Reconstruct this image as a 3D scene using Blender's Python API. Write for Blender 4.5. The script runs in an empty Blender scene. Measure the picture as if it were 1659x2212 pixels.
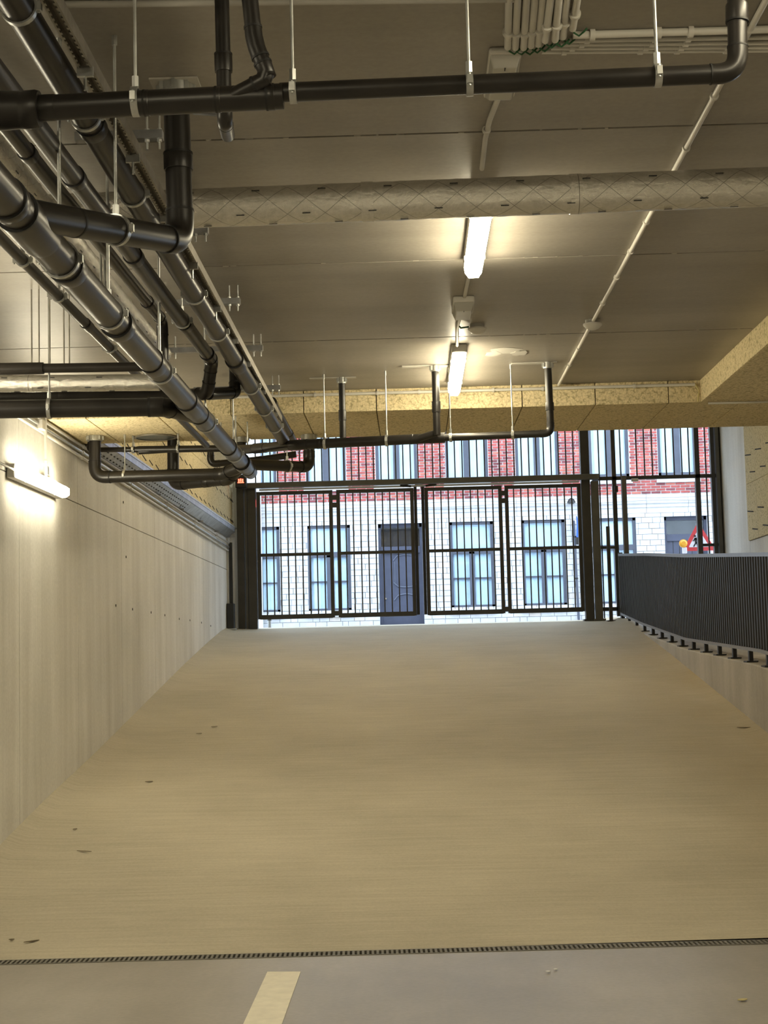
import bpy, bmesh, math, random
from mathutils import Vector, Matrix
random.seed(7)
SC = bpy.context.scene
COL = SC.collection

# ------------------------------------------------------------------ camera
F, IW, IH, EYE = 3320.0, 1659.0, 2212.0, 1.5
def _camera_axes(vx=895.0, vy=1410.0, roll=0.026):
    d = Vector((vx - IW/2, vy - IH/2, F)).normalized()          # world Y as the camera sees it
    x = Vector((1, -roll, 0)); x.z = -(x.x*d.x + x.y*d.y)/d.z; x.normalize()
    return x, d, -(d.cross(x))
_AX, _AY, _AZ = _camera_axes()
RIGHT = Vector((_AX.x, _AY.x, _AZ.x)); DOWN = Vector((_AX.y, _AY.y, _AZ.y)); FWD = Vector((_AX.z, _AY.z, _AZ.z))
cam_data = bpy.data.cameras.new('camera'); cam = bpy.data.objects.new('camera', cam_data); COL.objects.link(cam)
cam_data.sensor_fit = 'HORIZONTAL'; cam_data.sensor_width = 36.0; cam_data.lens = 36.0*F/IW
cam_data.clip_start = 0.05; cam_data.clip_end = 300
cm = Matrix.Identity(4)
for i in range(3):
    cm[i][0] = RIGHT[i]; cm[i][1] = -DOWN[i]; cm[i][2] = -FWD[i]
cm[2][3] = EYE
cam.matrix_world = cm
SC.camera = cam

# ------------------------------------------------------------------ sky and exposure
SKY_STRENGTH = 4.0
LAMP_STRENGTH = 53.0
LAMP_COLOUR = (1.0, 0.88, 0.61, 1)
world = bpy.data.worlds.new('overcast_sky'); SC.world = world; world.use_nodes = True
bg = world.node_tree.nodes['Background']
bg.inputs[0].default_value = (0.70, 0.84, 1.0, 1); bg.inputs[1].default_value = SKY_STRENGTH
SC.view_settings.view_transform = 'Standard'; SC.view_settings.look = 'None'
SC.view_settings.gamma = 1.0; SC.view_settings.use_curve_mapping = False
SC.view_settings.exposure = 0.25

def at(px, py, X=None, Y=None, Z=None):
    """point of the place seen at a photo pixel, on the plane X=, Y= or Z="""
    d = RIGHT*(px - IW/2) + DOWN*(py - IH/2) + FWD*F
    if X is not None: t = X/d.x
    elif Y is not None: t = Y/d.y
    else: t = (Z - EYE)/d.z
    return Vector((0, 0, EYE)) + d*t
def extend(p, q, Y):
    return p + (q - p)*((Y - p.y)/(q.y - p.y))

# ------------------------------------------------------------------ materials
MATS = {}
def new_mat(name):
    m = bpy.data.materials.new(name); m.use_nodes = True; MATS[name] = m
    nt = m.node_tree; b = nt.nodes['Principled BSDF']
    return m, nt, b
def N(nt, t, **kw):
    n = nt.nodes.new(t)
    for k, v in kw.items(): setattr(n, k, v)
    return n
def coords(nt, scale=(1,1,1), rot=(0,0,0), kind='Object'):
    tc = N(nt, 'ShaderNodeTexCoord'); mp = N(nt, 'ShaderNodeMapping')
    mp.inputs['Scale'].default_value = scale; mp.inputs['Rotation'].default_value = rot
    nt.links.new(tc.outputs[kind], mp.inputs['Vector']); return mp.outputs[0]
def world_coords(nt, scale=(1,1,1)):
    g = N(nt, 'ShaderNodeNewGeometry'); mp = N(nt, 'ShaderNodeMapping'); mp.inputs['Scale'].default_value = scale
    nt.links.new(g.outputs['Position'], mp.inputs['Vector']); return mp.outputs[0]
def noise(nt, vec, scale, detail=4, rough=0.55):
    n = N(nt, 'ShaderNodeTexNoise'); n.inputs['Scale'].default_value = scale
    n.inputs['Detail'].default_value = detail; n.inputs['Roughness'].default_value = rough
    nt.links.new(vec, n.inputs['Vector']); return n.outputs['Fac']
def ramp(nt, fac, stops):
    r = N(nt, 'ShaderNodeValToRGB'); e = r.color_ramp.elements
    while len(e) < len(stops): e.new(0.5)
    for el, (p, c) in zip(e, stops):
        el.position = p; el.color = (c[0], c[1], c[2], 1)
    nt.links.new(fac, r.inputs['Fac']); return r.outputs['Color']
def mix(nt, fac, a, b, mode='MIX'):
    n = N(nt, 'ShaderNodeMix', data_type='RGBA', blend_type=mode)
    if isinstance(fac, float): n.inputs['Factor'].default_value = fac
    else: nt.links.new(fac, n.inputs['Factor'])
    for i, v in ((6, a), (7, b)):
        if isinstance(v, tuple): n.inputs[i].default_value = (v[0], v[1], v[2], 1)
        else: nt.links.new(v, n.inputs[i])
    return n.outputs[2]
def bump(nt, b, h, strength=0.3, dist=0.01):
    n = N(nt, 'ShaderNodeBump'); n.inputs['Strength'].default_value = strength; n.inputs['Distance'].default_value = dist
    nt.links.new(h, n.inputs['Height']); nt.links.new(n.outputs[0], b.inputs['Normal'])
def plain(name, col, rough=0.5, metal=0.0, var=0.12, vscale=6.0, spec=0.5, bmp=0.0):
    m, nt, b = new_mat(name)
    v = world_coords(nt)
    f = noise(nt, v, vscale, 5)
    lo = tuple(c*(1-var) for c in col); hi = tuple(min(1, c*(1+var)) for c in col)
    nt.links.new(ramp(nt, f, [(0.3, lo), (0.7, hi)]), b.inputs['Base Color'])
    b.inputs['Roughness'].default_value = rough; b.inputs['Metallic'].default_value = metal
    b.inputs['Specular IOR Level'].default_value = spec
    if bmp: bump(nt, b, noise(nt, v, vscale*12, 3), bmp, 0.004)
    return m

def concrete(name, lo, hi, streak_scale, fine=40.0, streak_amt=0.35, rough=0.75, bmp=0.15, blotch=1.2):
    """streak_scale stretches the noise along an axis (poured or broomed direction)"""
    m, nt, b = new_mat(name)
    v = world_coords(nt); vs = world_coords(nt, streak_scale)
    big = noise(nt, v, blotch, 6, 0.6); st = noise(nt, vs, 1.0, 5, 0.6); fi = noise(nt, v, fine, 3)
    base = ramp(nt, big, [(0.28, lo), (0.72, hi)])
    sc = ramp(nt, st, [(0.3, (0.72, 0.70, 0.66)), (0.65, (1.06, 1.06, 1.06))])
    c = mix(nt, streak_amt, base, mix(nt, 1.0, base, sc, 'MULTIPLY'))
    c = mix(nt, 0.25, c, mix(nt, 1.0, c, ramp(nt, fi, [(0.3, (0.7, 0.7, 0.7)), (0.7, (1.15, 1.15, 1.15))]), 'MULTIPLY'))
    nt.links.new(c, b.inputs['Base Color']); b.inputs['Roughness'].default_value = rough
    b.inputs['Specular IOR Level'].default_value = 0.35
    ad = N(nt, 'ShaderNodeMath', operation='ADD'); nt.links.new(fi, ad.inputs[0]); nt.links.new(st, ad.inputs[1])
    bump(nt, b, ad.outputs[0], bmp, 0.006)
    return m
concrete('wall_concrete', (0.70, 0.685, 0.635), (0.87, 0.85, 0.81), (2.6, 2.6, 0.16), streak_amt=0.75, blotch=0.9)
concrete('ramp_concrete', (0.43, 0.39, 0.295), (0.56, 0.505, 0.385), (1.6, 34.0, 1.0), streak_amt=0.42, blotch=0.7, fine=55, bmp=0.3)
def kerb_dirt():
    nt = MATS['ramp_concrete'].node_tree; b = nt.nodes['Principled BSDF']
    src = b.inputs['Base Color'].links[0].from_socket
    g = N(nt, 'ShaderNodeNewGeometry'); sp = N(nt, 'ShaderNodeSeparateXYZ'); nt.links.new(g.outputs['Position'], sp.inputs[0])
    mr = N(nt, 'ShaderNodeMapRange'); mr.inputs['From Min'].default_value = 1.75; mr.inputs['From Max'].default_value = 3.0; nt.links.new(sp.outputs['X'], mr.inputs['Value'])
    n = noise(nt, world_coords(nt, (1.0, 0.35, 1.0)), 2.2, 5, 0.6)
    mu = N(nt, 'ShaderNodeMath', operation='MULTIPLY'); nt.links.new(mr.outputs[0], mu.inputs[0]); nt.links.new(n, mu.inputs[1])
    nt.links.new(mix(nt, mu.outputs[0], src, (0.36, 0.27, 0.14)), b.inputs['Base Color'])
kerb_dirt()
concrete('floor_concrete', (0.30, 0.28, 0.25), (0.43, 0.40, 0.36), (1.6, 0.35, 1.0), streak_amt=0.7, blotch=0.8, rough=0.38, bmp=0.04)
concrete('ceiling_concrete', (0.27, 0.25, 0.217), (0.385, 0.357, 0.312), (0.35, 2.6, 1.0), streak_amt=0.6, rough=0.42, blotch=0.8, bmp=0.08)
concrete('kerb_concrete', (0.38, 0.35, 0.30), (0.50, 0.46, 0.40), (2.0, 2.0, 0.25), streak_amt=0.8)
concrete('asphalt', (0.30, 0.31, 0.33), (0.42, 0.43, 0.45), (1, 1, 1))
plain('joint_dark', (0.035, 0.03, 0.024), 0.9)
plain('pipe_black', (0.014, 0.012, 0.0105), 0.36, var=0.35, vscale=9, spec=0.5)
plain('pipe_brown', (0.026, 0.0225, 0.0195), 0.32, var=0.25, vscale=7, spec=0.28)
plain('pipe_mid', (0.020, 0.0165, 0.014), 0.34, var=0.3, vscale=8)
plain('pipe_green', (0.075, 0.085, 0.075), 0.4)
plain('rubber', (0.008, 0.008, 0.008), 0.6)
plain('galvanised', (0.52, 0.53, 0.52), 0.38, 0.85, 0.2, 18)
plain('tray_steel', (0.40, 0.41, 0.43), 0.34, 0.75, 0.3, 9)
plain('rail_steel', (0.34, 0.32, 0.28), 0.45, 0.7, 0.2, 18)
plain('white_plastic', (0.62, 0.60, 0.55), 0.45, var=0.06)
plain('grey_plastic', (0.40, 0.385, 0.35), 0.5, var=0.08)
plain('clear_cover', (0.46, 0.45, 0.41), 0.18, var=0.05)
plain('gate_steel', (0.042, 0.038, 0.032), 0.5, var=0.2, spec=0.5)
plain('gate_steel_light', (0.10, 0.093, 0.078), 0.5, var=0.15)
plain('rail_dark', (0.017, 0.0155, 0.0145), 0.55, var=0.15, spec=0.4)
plain('rail_cap', (0.16, 0.15, 0.145), 0.35, var=0.1)
plain('line_paint', (0.80, 0.75, 0.61), 0.6, var=0.08, vscale=14)
plain('grate', (0.16, 0.15, 0.125), 0.6, 0.2, 0.25, 20)
plain('pit_dark', (0.012, 0.011, 0.010), 0.9)
plain('green_wire', (0.02, 0.10, 0.035), 0.5)
plain('black_box', (0.012, 0.012, 0.012), 0.4)
plain('mortar', (0.78, 0.75, 0.74), 0.9, bmp=0.2)
plain('stone_joint', (0.36, 0.37, 0.39), 0.9, bmp=0.2)
plain('white_stone', (0.60, 0.61, 0.62), 0.85, var=0.10, vscale=5, bmp=0.35)
plain('buff_stone', (0.60, 0.545, 0.49), 0.85, var=0.14, vscale=4, bmp=0.35)
plain('white_paint', (0.78, 0.79, 0.80), 0.8, var=0.05)
plain('band_stone', (0.64, 0.645, 0.65), 0.85, var=0.12, vscale=2.5, bmp=0.3)
plain('brick_red', (0.40, 0.085, 0.075), 0.85, var=0.3, vscale=3.0, bmp=0.3)
plain('brick_dark', (0.22, 0.055, 0.062), 0.85, var=0.3, vscale=3.0, bmp=0.3)
plain('brick_orange', (0.50, 0.15, 0.11), 0.85, var=0.3, vscale=3.0, bmp=0.3)
plain('window_grey', (0.075, 0.085, 0.115), 0.5, var=0.1)
plain('door_blue', (0.060, 0.068, 0.105), 0.45, var=0.1)
plain('door_moulding', (0.10, 0.115, 0.16), 0.4, var=0.1)
plain('curtain', (0.60, 0.78, 0.95), 0.9, var=0.08, vscale=4)
plain('room_dark', (0.05, 0.045, 0.05), 0.9)
plain('brass', (0.75, 0.70, 0.60), 0.25, 0.9)
plain('sign_red', (0.55, 0.035, 0.04), 0.4, var=0.05)
plain('sign_white', (0.72, 0.72, 0.78), 0.4, var=0.04)
plain('sign_black', (0.012, 0.012, 0.015), 0.5)
plain('sign_back', (0.35, 0.36, 0.37), 0.45, 0.6)
plain('blue_cloth', (0.03, 0.12, 0.55), 0.6)
plain('leaf_dry', (0.12, 0.085, 0.04), 0.8, var=0.3)
plain('paper_scrap', (0.70, 0.70, 0.68), 0.7)
plain('straw', (0.55, 0.47, 0.22), 0.7)
plain('screed', (0.46, 0.43, 0.37), 0.8)
plain('plaster_patch', (0.50, 0.48, 0.43), 0.9, var=0.05)

def mat_woodwool():
    m, nt, b = new_mat('wood_wool')
    v = world_coords(nt)
    d = N(nt, 'ShaderNodeTexVoronoi', feature='F1'); d.inputs['Scale'].default_value = 55
    w = N(nt, 'ShaderNodeMixRGB'); n2 = N(nt, 'ShaderNodeTexNoise'); n2.inputs['Scale'].default_value = 22
    nt.links.new(v, n2.inputs['Vector']); w.inputs[0].default_value = 0.06
    nt.links.new(v, w.inputs[1]); nt.links.new(n2.outputs['Color'], w.inputs[2]); nt.links.new(w.outputs[0], d.inputs['Vector'])
    f = noise(nt, v, 90, 3, 0.7)
    c1 = ramp(nt, d.outputs['Distance'], [(0.0, (0.80, 0.69, 0.45)), (0.55, (0.72, 0.62, 0.39)), (0.9, (0.42, 0.35, 0.20))])
    c = mix(nt, 0.5, c1, mix(nt, 1.0, c1, ramp(nt, f, [(0.35, (0.55, 0.5, 0.45)), (0.6, (1.1, 1.1, 1.1))]), 'MULTIPLY'))
    nt.links.new(c, b.inputs['Base Color']); b.inputs['Roughness'].default_value = 0.95; b.inputs['Specular IOR Level'].default_value = 0.1
    bump(nt, b, f, 0.5, 0.006)
mat_woodwool()
def mat_foil():
    m, nt, b = new_mat('foil')
    v = coords(nt)                                           # object space: duct runs along local X
    cr = N(nt, 'ShaderNodeTexVoronoi', feature='DISTANCE_TO_EDGE'); cr.inputs['Scale'].default_value = 26
    mp = N(nt, 'ShaderNodeMapping'); mp.inputs['Scale'].default_value = (0.45, 1, 1); nt.links.new(v, mp.inputs['Vector']); nt.links.new(mp.outputs[0], cr.inputs['Vector'])
    f = noise(nt, v, 42, 6, 0.75)
    # printed diamond net: |x/p| and angle round the duct
    sp = N(nt, 'ShaderNodeSeparateXYZ'); nt.links.new(v, sp.inputs[0])
    an = N(nt, 'ShaderNodeMath', operation='ARCTAN2'); nt.links.new(sp.outputs['Y'], an.inputs[0]); nt.links.new(sp.outputs['Z'], an.inputs[1])
    def lin(sign):
        a = N(nt, 'ShaderNodeMath', operation='MULTIPLY_ADD'); nt.links.new(sp.outputs['X'], a.inputs[0]); a.inputs[1].default_value = 7.0*sign
        s = N(nt, 'ShaderNodeMath', operation='MULTIPLY'); nt.links.new(an.outputs[0], s.inputs[0]); s.inputs[1].default_value = 0.6366
        nt.links.new(s.outputs[0], a.inputs[2])
        fr = N(nt, 'ShaderNodeMath', operation='FRACT'); nt.links.new(a.outputs[0], fr.inputs[0])
        l = N(nt, 'ShaderNodeMath', operation='LESS_THAN'); nt.links.new(fr.outputs[0], l.inputs[0]); l.inputs[1].default_value = 0.022
        return l
    mx = N(nt, 'ShaderNodeMath', operation='MAXIMUM'); nt.links.new(lin(1).outputs[0], mx.inputs[0]); nt.links.new(lin(-1).outputs[0], mx.inputs[1])
    base = ramp(nt, f, [(0.3, (0.62, 0.60, 0.55)), (0.7, (0.82, 0.80, 0.74))])
    hf = N(nt, 'ShaderNodeMath', operation='MULTIPLY'); nt.links.new(mx.outputs[0], hf.inputs[0]); hf.inputs[1].default_value = 0.62
    nt.links.new(mix(nt, hf.outputs[0], base, (0.07, 0.065, 0.055)), b.inputs['Base Color'])
    b.inputs['Metallic'].default_value = 0.8; b.inputs['Roughness'].default_value = 0.22
    ad = N(nt, 'ShaderNodeMath', operation='ADD'); nt.links.new(cr.outputs['Distance'], ad.inputs[0]); nt.links.new(f, ad.inputs[1])
    bump(nt, b, ad.outputs[0], 0.55, 0.010)
mat_foil()
def mat_emit(name, col, s):
    m, nt, b = new_mat(name)
    b.inputs['Base Color'].default_value = (0.8, 0.8, 0.8, 1)
    b.inputs['Emission Color'].default_value = col; b.inputs['Emission Strength'].default_value = s
mat_emit('lamp_on', LAMP_COLOUR, LAMP_STRENGTH)
mat_emit('wall_lamp_on', (1.0, 0.90, 0.66, 1), LAMP_STRENGTH*0.72)
mat_emit('led_red', (1.0, 0.06, 0.03, 1), 6.0)
mat_emit('led_strip', (0.85, 0.92, 1.0, 1), 1.2)
def mat_amber():
    m, nt, b = new_mat('amber_lens'); b.inputs['Base Color'].default_value = (0.85, 0.40, 0.02, 1); b.inputs['Roughness'].default_value = 0.2
mat_amber()
def mat_glass():
    m, nt, b = new_mat('window_glass')
    g = N(nt, 'ShaderNodeBsdfGlossy'); g.inputs['Roughness'].default_value = 0.03; g.inputs['Color'].default_value = (0.8, 0.9, 1, 1)
    t = N(nt, 'ShaderNodeBsdfTransparent'); t.inputs['Color'].default_value = (0.99, 1.0, 1.0, 1)
    mx = N(nt, 'ShaderNodeMixShader'); mx.inputs[0].default_value = 0.07
    nt.links.new(t.outputs[0], mx.inputs[1]); nt.links.new(g.outputs[0], mx.inputs[2])
    nt.links.new(mx.outputs[0], nt.nodes['Material Output'].inputs['Surface'])
mat_glass()
def mat_perf():
    m, nt, b = new_mat('perforated_steel')
    v = world_coords(nt, (1, 7.0, 22.0))
    vo = N(nt, 'ShaderNodeTexVoronoi'); vo.inputs['Scale'].default_value = 1.0; vo.inputs['Randomness'].default_value = 0.0
    nt.links.new(v, vo.inputs['Vector'])
    c = ramp(nt, vo.outputs['Distance'], [(0.12, (0.04, 0.04, 0.04)), (0.17, (0.60, 0.61, 0.63))])
    nt.links.new(c, b.inputs['Base Color']); b.inputs['Metallic'].default_value = 0.7; b.inputs['Roughness'].default_value = 0.35
mat_perf()

# ------------------------------------------------------------------ mesh helpers
class MB:
    def __init__(s): s.v = []; s.f = []
    def add(s, vs, fs):
        o = len(s.v); s.v += [tuple(x) for x in vs]; s.f += [tuple(i+o for i in f) for f in fs]; return s
    def box(s, c, d, M=None):
        c = Vector(c); hx, hy, hz = d[0]/2, d[1]/2, d[2]/2
        vs = [Vector((x, y, z)) for x in (-hx, hx) for y in (-hy, hy) for z in (-hz, hz)]
        if M is not None: vs = [M @ v for v in vs]
        return s.add([v + c for v in vs], [(0,1,3,2),(4,6,7,5),(0,4,5,1),(2,3,7,6),(0,2,6,4),(1,5,7,3)])
    def ext(s, a, b):                                          # box from two corners
        a, b = Vector(a), Vector(b); return s.box((a+b)/2, [abs(b[i]-a[i]) for i in range(3)])
    def sweep(s, pts, r, seg=20, caps=True, prof=None):
        pts = [Vector(p) for p in pts]; n = len(pts)
        rs = r if isinstance(r, (list, tuple)) else [r]*n
        T = []
        for i in range(n):
            a = (pts[i]-pts[i-1]).normalized() if i else None
            b = (pts[i+1]-pts[i]).normalized() if i < n-1 else None
            T.append(((a or b)+(b or a)).normalized())
        up = Vector((0,0,1)) if abs(T[0].z) < 0.9 else Vector((0,1,0))
        u = (up - T[0]*up.dot(T[0])).normalized(); vs = []; fs = []
        for i in range(n):
            u = (u - T[i]*u.dot(T[i])).normalized(); w = T[i].cross(u)
            for k in range(seg):
                if prof: a, b = prof[k]; vs.append(pts[i] + u*b*rs[i] + w*a*rs[i])
                else:
                    t = 2*math.pi*k/seg; vs.append(pts[i] + (u*math.cos(t) + w*math.sin(t))*rs[i])
        for i in range(n-1):
            for k in range(seg):
                k2 = (k+1) % seg; fs.append((i*seg+k, i*seg+k2, (i+1)*seg+k2, (i+1)*seg+k))
        if caps:
            fs.append(tuple(reversed(range(seg)))); fs.append(tuple((n-1)*seg+k for k in range(seg)))
        return s.add(vs, fs)
    def cyl(s, a, b, r, seg=20): return s.sweep([a, b], r, seg)
    def ring(s, c, axis, ro, ri, w, seg=24):                   # hollow band
        c = Vector(c); ax = Vector(axis).normalized()
        up = Vector((0,0,1)) if abs(ax.z) < 0.9 else Vector((0,1,0))
        u = (up - ax*up.dot(ax)).normalized(); t = ax.cross(u); vs = []; fs = []
        for (r, o) in ((ro,-w/2),(ro,w/2),(ri,w/2),(ri,-w/2)):
            for k in range(seg):
                a = 2*math.pi*k/seg; vs.append(c + ax*o + (u*math.cos(a)+t*math.sin(a))*r)
        for j in range(4):
            for k in range(seg):
                k2 = (k+1) % seg; j2 = (j+1) % 4
                fs.append((j*seg+k, j*seg+k2, j2*seg+k2, j2*seg+k))
        return s.add(vs, fs)
    def prism(s, poly, a, b):                                  # polygon (list of Vectors on plane) swept by vector b-a
        d = Vector(b) - Vector(a); n = len(poly); vs = [Vector(p) for p in poly] + [Vector(p)+d for p in poly]
        fs = [tuple(reversed(range(n))), tuple(range(n, 2*n))] + [(i, (i+1) % n, n+(i+1) % n, n+i) for i in range(n)]
        return s.add(vs, fs)
    def mesh(s, name, mat, smooth=False):
        m = bpy.data.meshes.new(name); m.from_pydata(s.v, [], s.f); m.update()
        bm = bmesh.new(); bm.from_mesh(m); bmesh.ops.recalc_face_normals(bm, faces=bm.faces); bm.to_mesh(m); bm.free()
        m.materials.append(MATS[mat])
        if smooth:
            m.polygons.foreach_set('use_smooth', [True]*len(m.polygons)); m.set_sharp_from_angle(angle=math.radians(38))
        return m
    def build(s, name, mat, parent=None, smooth=False, bevel=0.0, origin=None):
        if origin is not None:
            o3 = Vector(origin); s.v = [tuple(Vector(v)-o3) for v in s.v]
        elif parent is not None and parent.location.length > 0 and parent.parent is None:
            pass
        o = bpy.data.objects.new(name, s.mesh(name, mat, smooth)); COL.objects.link(o)
        if origin is not None: o.location = origin
        if parent is not None:
            o.parent = parent; o.matrix_parent_inverse = world_inverse(parent)
        if bevel:
            b = o.modifiers.new('bevel', 'BEVEL'); b.width = bevel; b.segments = 2; b.limit_method = 'ANGLE'
        return o
def world_inverse(o):
    M = Matrix.Identity(4); chain = []
    while o is not None: chain.append(o); o = o.parent
    for q in reversed(chain): M = M @ q.matrix_parent_inverse @ Matrix.LocRotScale(q.location, q.rotation_euler, q.scale)
    return M.inverted()
def tag(o, label, cat, group=None):
    o['label'] = label; o['category'] = cat
    if group: o['group'] = group
    return o
def thing(name, label, cat, loc=(0,0,0), group=None):
    o = bpy.data.objects.new(name, None); COL.objects.link(o); o.location = loc; o.empty_display_size = 0.05
    return tag(o, label, cat, group)
def struct(o, label=None):
    o['kind'] = 'structure'
    if label: o['label'] = label
    return o
def share(name, mesh, loc, parent, rot=None, scale=None):      # a further piece on shared mesh data
    o = bpy.data.objects.new(name, mesh); COL.objects.link(o); o.location = loc
    if rot is not None: o.rotation_euler = rot
    if scale is not None: o.scale = scale
    if parent is not None: o.parent = parent; o.matrix_parent_inverse = world_inverse(parent)
    return o
def unit_box(name, mat, d):
    return MB().box((0,0,0), d).mesh(name, mat)
ORD = ['first', 'second', 'third', 'fourth', 'fifth', 'sixth', 'seventh', 'eighth', 'ninth', 'tenth', 'eleventh', 'twelfth']

# ------------------------------------------------------------------ dimensions of the place
XW = -2.65                      # face of the left wall
ZC = 3.40                       # underside of the ceiling
ZS = 3.24                       # underside of the wool-clad beam
YS0, YS1 = 10.95, 12.25         # the beam, front and back
YG = 22.2                       # gate line
YF = 32.0                       # house fronts across the street
XK = 2.93                       # kerb beside the ramp
XR = 4.5                        # right wall of the entrance
def drain_y(x): return 7.92 + 0.0316*x
PROFILE = [(7.99, 0.0), (8.6, 0.09), (9.82, 0.31), (11.05, 0.485), (12.64, 0.685), (14.775, 0.98), (17.8, 1.40), (19.82, 1.66), (21.2, 1.825), (22.2, 1.90), (23.2, 1.93), (24.5, 1.935)]
def ramp_z(y):
    if y <= PROFILE[0][0]: return 0.0
    for (a, za), (b, zb) in zip(PROFILE, PROFILE[1:]):
        if y <= b: return za + (zb-za)*(y-a)/(b-a)
    return PROFILE[-1][1]

# ================================================================== STRUCTURE
# parking floor
m = MB(); x0, x1 = -2.9, 6.6
m.add([(x0, -8, -0.2), (x1, -8, -0.2), (x1, drain_y(x1)-.05, -0.2), (x0, drain_y(x0)-.05, -0.2), (x0, -8, 0), (x1, -8, 0), (x1, drain_y(x1)-.05, 0), (x0, drain_y(x0)-.05, 0)],
      [(0,3,2,1), (4,5,6,7), (0,1,5,4), (1,2,6,5), (2,3,7,6), (3,0,4,7)])
struct(m.build('floor', 'floor_concrete'), 'grey power-floated concrete parking floor before the ramp')
# ramp: broomed concrete surface following the profile, slightly flared at its sides
m = MB(); ys = [7.99 + (24.5-7.99)*i/66 for i in range(67)]
xs = [XW-.1, XW+0.0, XW+.10, XW+.35, -1.2, 0, 1.2, XK-.45, XK-.12, XK+.02, XK+.1]
vs = []
for y in ys:
    for x in xs:
        yy = y + (drain_y(x)+.07 - 7.99 if y == ys[0] else 0)
        z = ramp_z(yy)
        if x <= XW+.001: z += 0.045*min(1, (y-8)/1.0)
        elif x <= XW+.11: z += 0.012
        if x >= XK: z += 0.03
        vs.append((x, yy, z))
nx = len(xs); fs = []
for j in range(len(ys)-1):
    for i in range(nx-1): fs.append((j*nx+i, j*nx+i+1, (j+1)*nx+i+1, (j+1)*nx+i))
m.add(vs, fs)
rampo = m.build('floor_ramp', 'ramp_concrete', smooth=True); struct(rampo, 'broomed beige concrete ramp climbing from the drain to the street gate')
m = MB(); m.ext((-2.9, 8.0, -0.3), (XK+.3, 24.4, -0.05)); struct(m.build('floor_base', 'ramp_concrete'), 'concrete base beneath the ramp')
m = MB(); m.ext((-2.9, drain_y(-2.9)-.3, -.3), (6.6, 8.2, -.12)); struct(m.build('floor_channel', 'pit_dark'), 'dark pit under the drain')
# left wall: backing and cast panels
wl = MB().ext((XW-.30, -8, -0.3), (XW-.02, YG+.15, 4.95)).build('wall_left', 'joint_dark'); struct(wl, 'fair-faced concrete wall along the left of the ramp')
yj = [10.31 + 1.82*k for k in range(-10, 7)] + [YG+.15]
for a, b in zip(yj, yj[1:]):
    for (za, zb) in ((-0.1, 2.745), (2.753, 3.62)):
        if b < 8 and za > 1: zb = ZC+.1
        MB().ext((XW-.03, a+.004, za), (XW, b-.004, zb)).build('wall_panel', 'wall_concrete', wl)
for px, py in ((250,1308),(286,1316),(326,1323),(356,1329),(387,1337),(410,1340),(435,1345),(455,1352),(272,1203),(266,1085)):
    p = at(px, py, X=XW+.001); MB().cyl(p, p+Vector((.004,0,0)), .012, 10).build('tie_hole', 'joint_dark', wl)
# wool cladding on the left wall above the tray, behind the beam
y = YS1
while y < YG:
    y2 = min(y+1.2, YG+.1)
    for za, zb in ((3.34, 3.94), (3.945, 4.545), (4.55, 4.93)):
        pn = MB().ext((XW, y+.003, za), (XW+.06, y2-.003, zb)).build('cladding_panel', 'wood_wool', wl)
        for k in range(3):
            yy = y + (y2-y)*(.18+.32*k)
            if zb - za > .5:
                for zz in (za+.12, za+.42):
                    M = Matrix.Rotation(math.radians(-8), 4, 'X')
                    MB().box((XW+.061, yy, zz), (.006, .20, .010), M.to_3x3()).build('slot', 'joint_dark', pn)
    y = y2
# ceiling slabs with open joints
cl = MB().ext((XW-.3, -8, ZC+.02), (6.8, YS0+.1, ZC+.25)).build('ceiling', 'joint_dark'); struct(cl, 'precast concrete slab ceiling of the parking level')
yb = [5.505 + 1.84*k for k in range(-8, 4)]
yb[-1] = YS0+.05
yb = [-8] + [v for v in yb if v > -8]
for a, b in zip(yb, yb[1:]):
    MB().ext((XW-.02, a+.008, ZC), (6.6, b-.008, ZC+.03)).build('ceiling_slab', 'ceiling_concrete', cl)
# ragged filler left hanging in the joints
for k, yy in enumerate(yb[6:-1]):
    m = MB(); rr = random.Random(k)
    for i in range(26):
        x = -2.4 + 5.2*rr.random()
        m.box((x, yy+rr.uniform(-.005,.005), ZC+.006), (rr.uniform(.008,.03), .007, .014))
    o = m.build('joint_filler', 'screed', cl); o['kind'] = 'stuff'
# pale plaster patches, thin as they are
for px, py, w, d, lift in ((1095,757,.20,.09,0),(1066,764,.09,.08,.0008),(1122,762,.10,.07,.0016)):
    p = at(px, py, Z=ZC-.0005); m = MB(); poly = []
    rr = random.Random(px)
    for k in range(14):
        t = 2*math.pi*k/14; r = rr.uniform(.35,.62); poly.append((p.x+w*r*math.cos(t), p.y+d*2.2*r*math.sin(t), ZC-.0015-lift))
    m.prism(poly, (0,0,0), (0,0,.0025+lift)); m.build('plaster_patch', 'plaster_patch', cl)
# wool-clad beam across the ramp
bm_ = MB().ext((XW-.1, YS0+.03, ZS+.03), (6.6, YS1-.03, 5.0)).build('ceiling_beam', 'joint_dark'); struct(bm_, 'deep beam clad in wood wool boards across the ramp')
xj = [-0.752 + .525*k for k in range(-4, 14)]; xj[0] = XW
for a, b in zip(xj, xj[1:]):
    MB().ext((a+.003, YS0, ZS), (b-.003, YS0+.035, ZC+.0)).build('cladding_panel', 'wood_wool', bm_, bevel=.004)
    MB().ext((a+.003, YS0+.002, ZS-.0), (b-.003, YS1, ZS+.034)).build('cladding_panel', 'wood_wool', bm_, bevel=.004)
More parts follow.
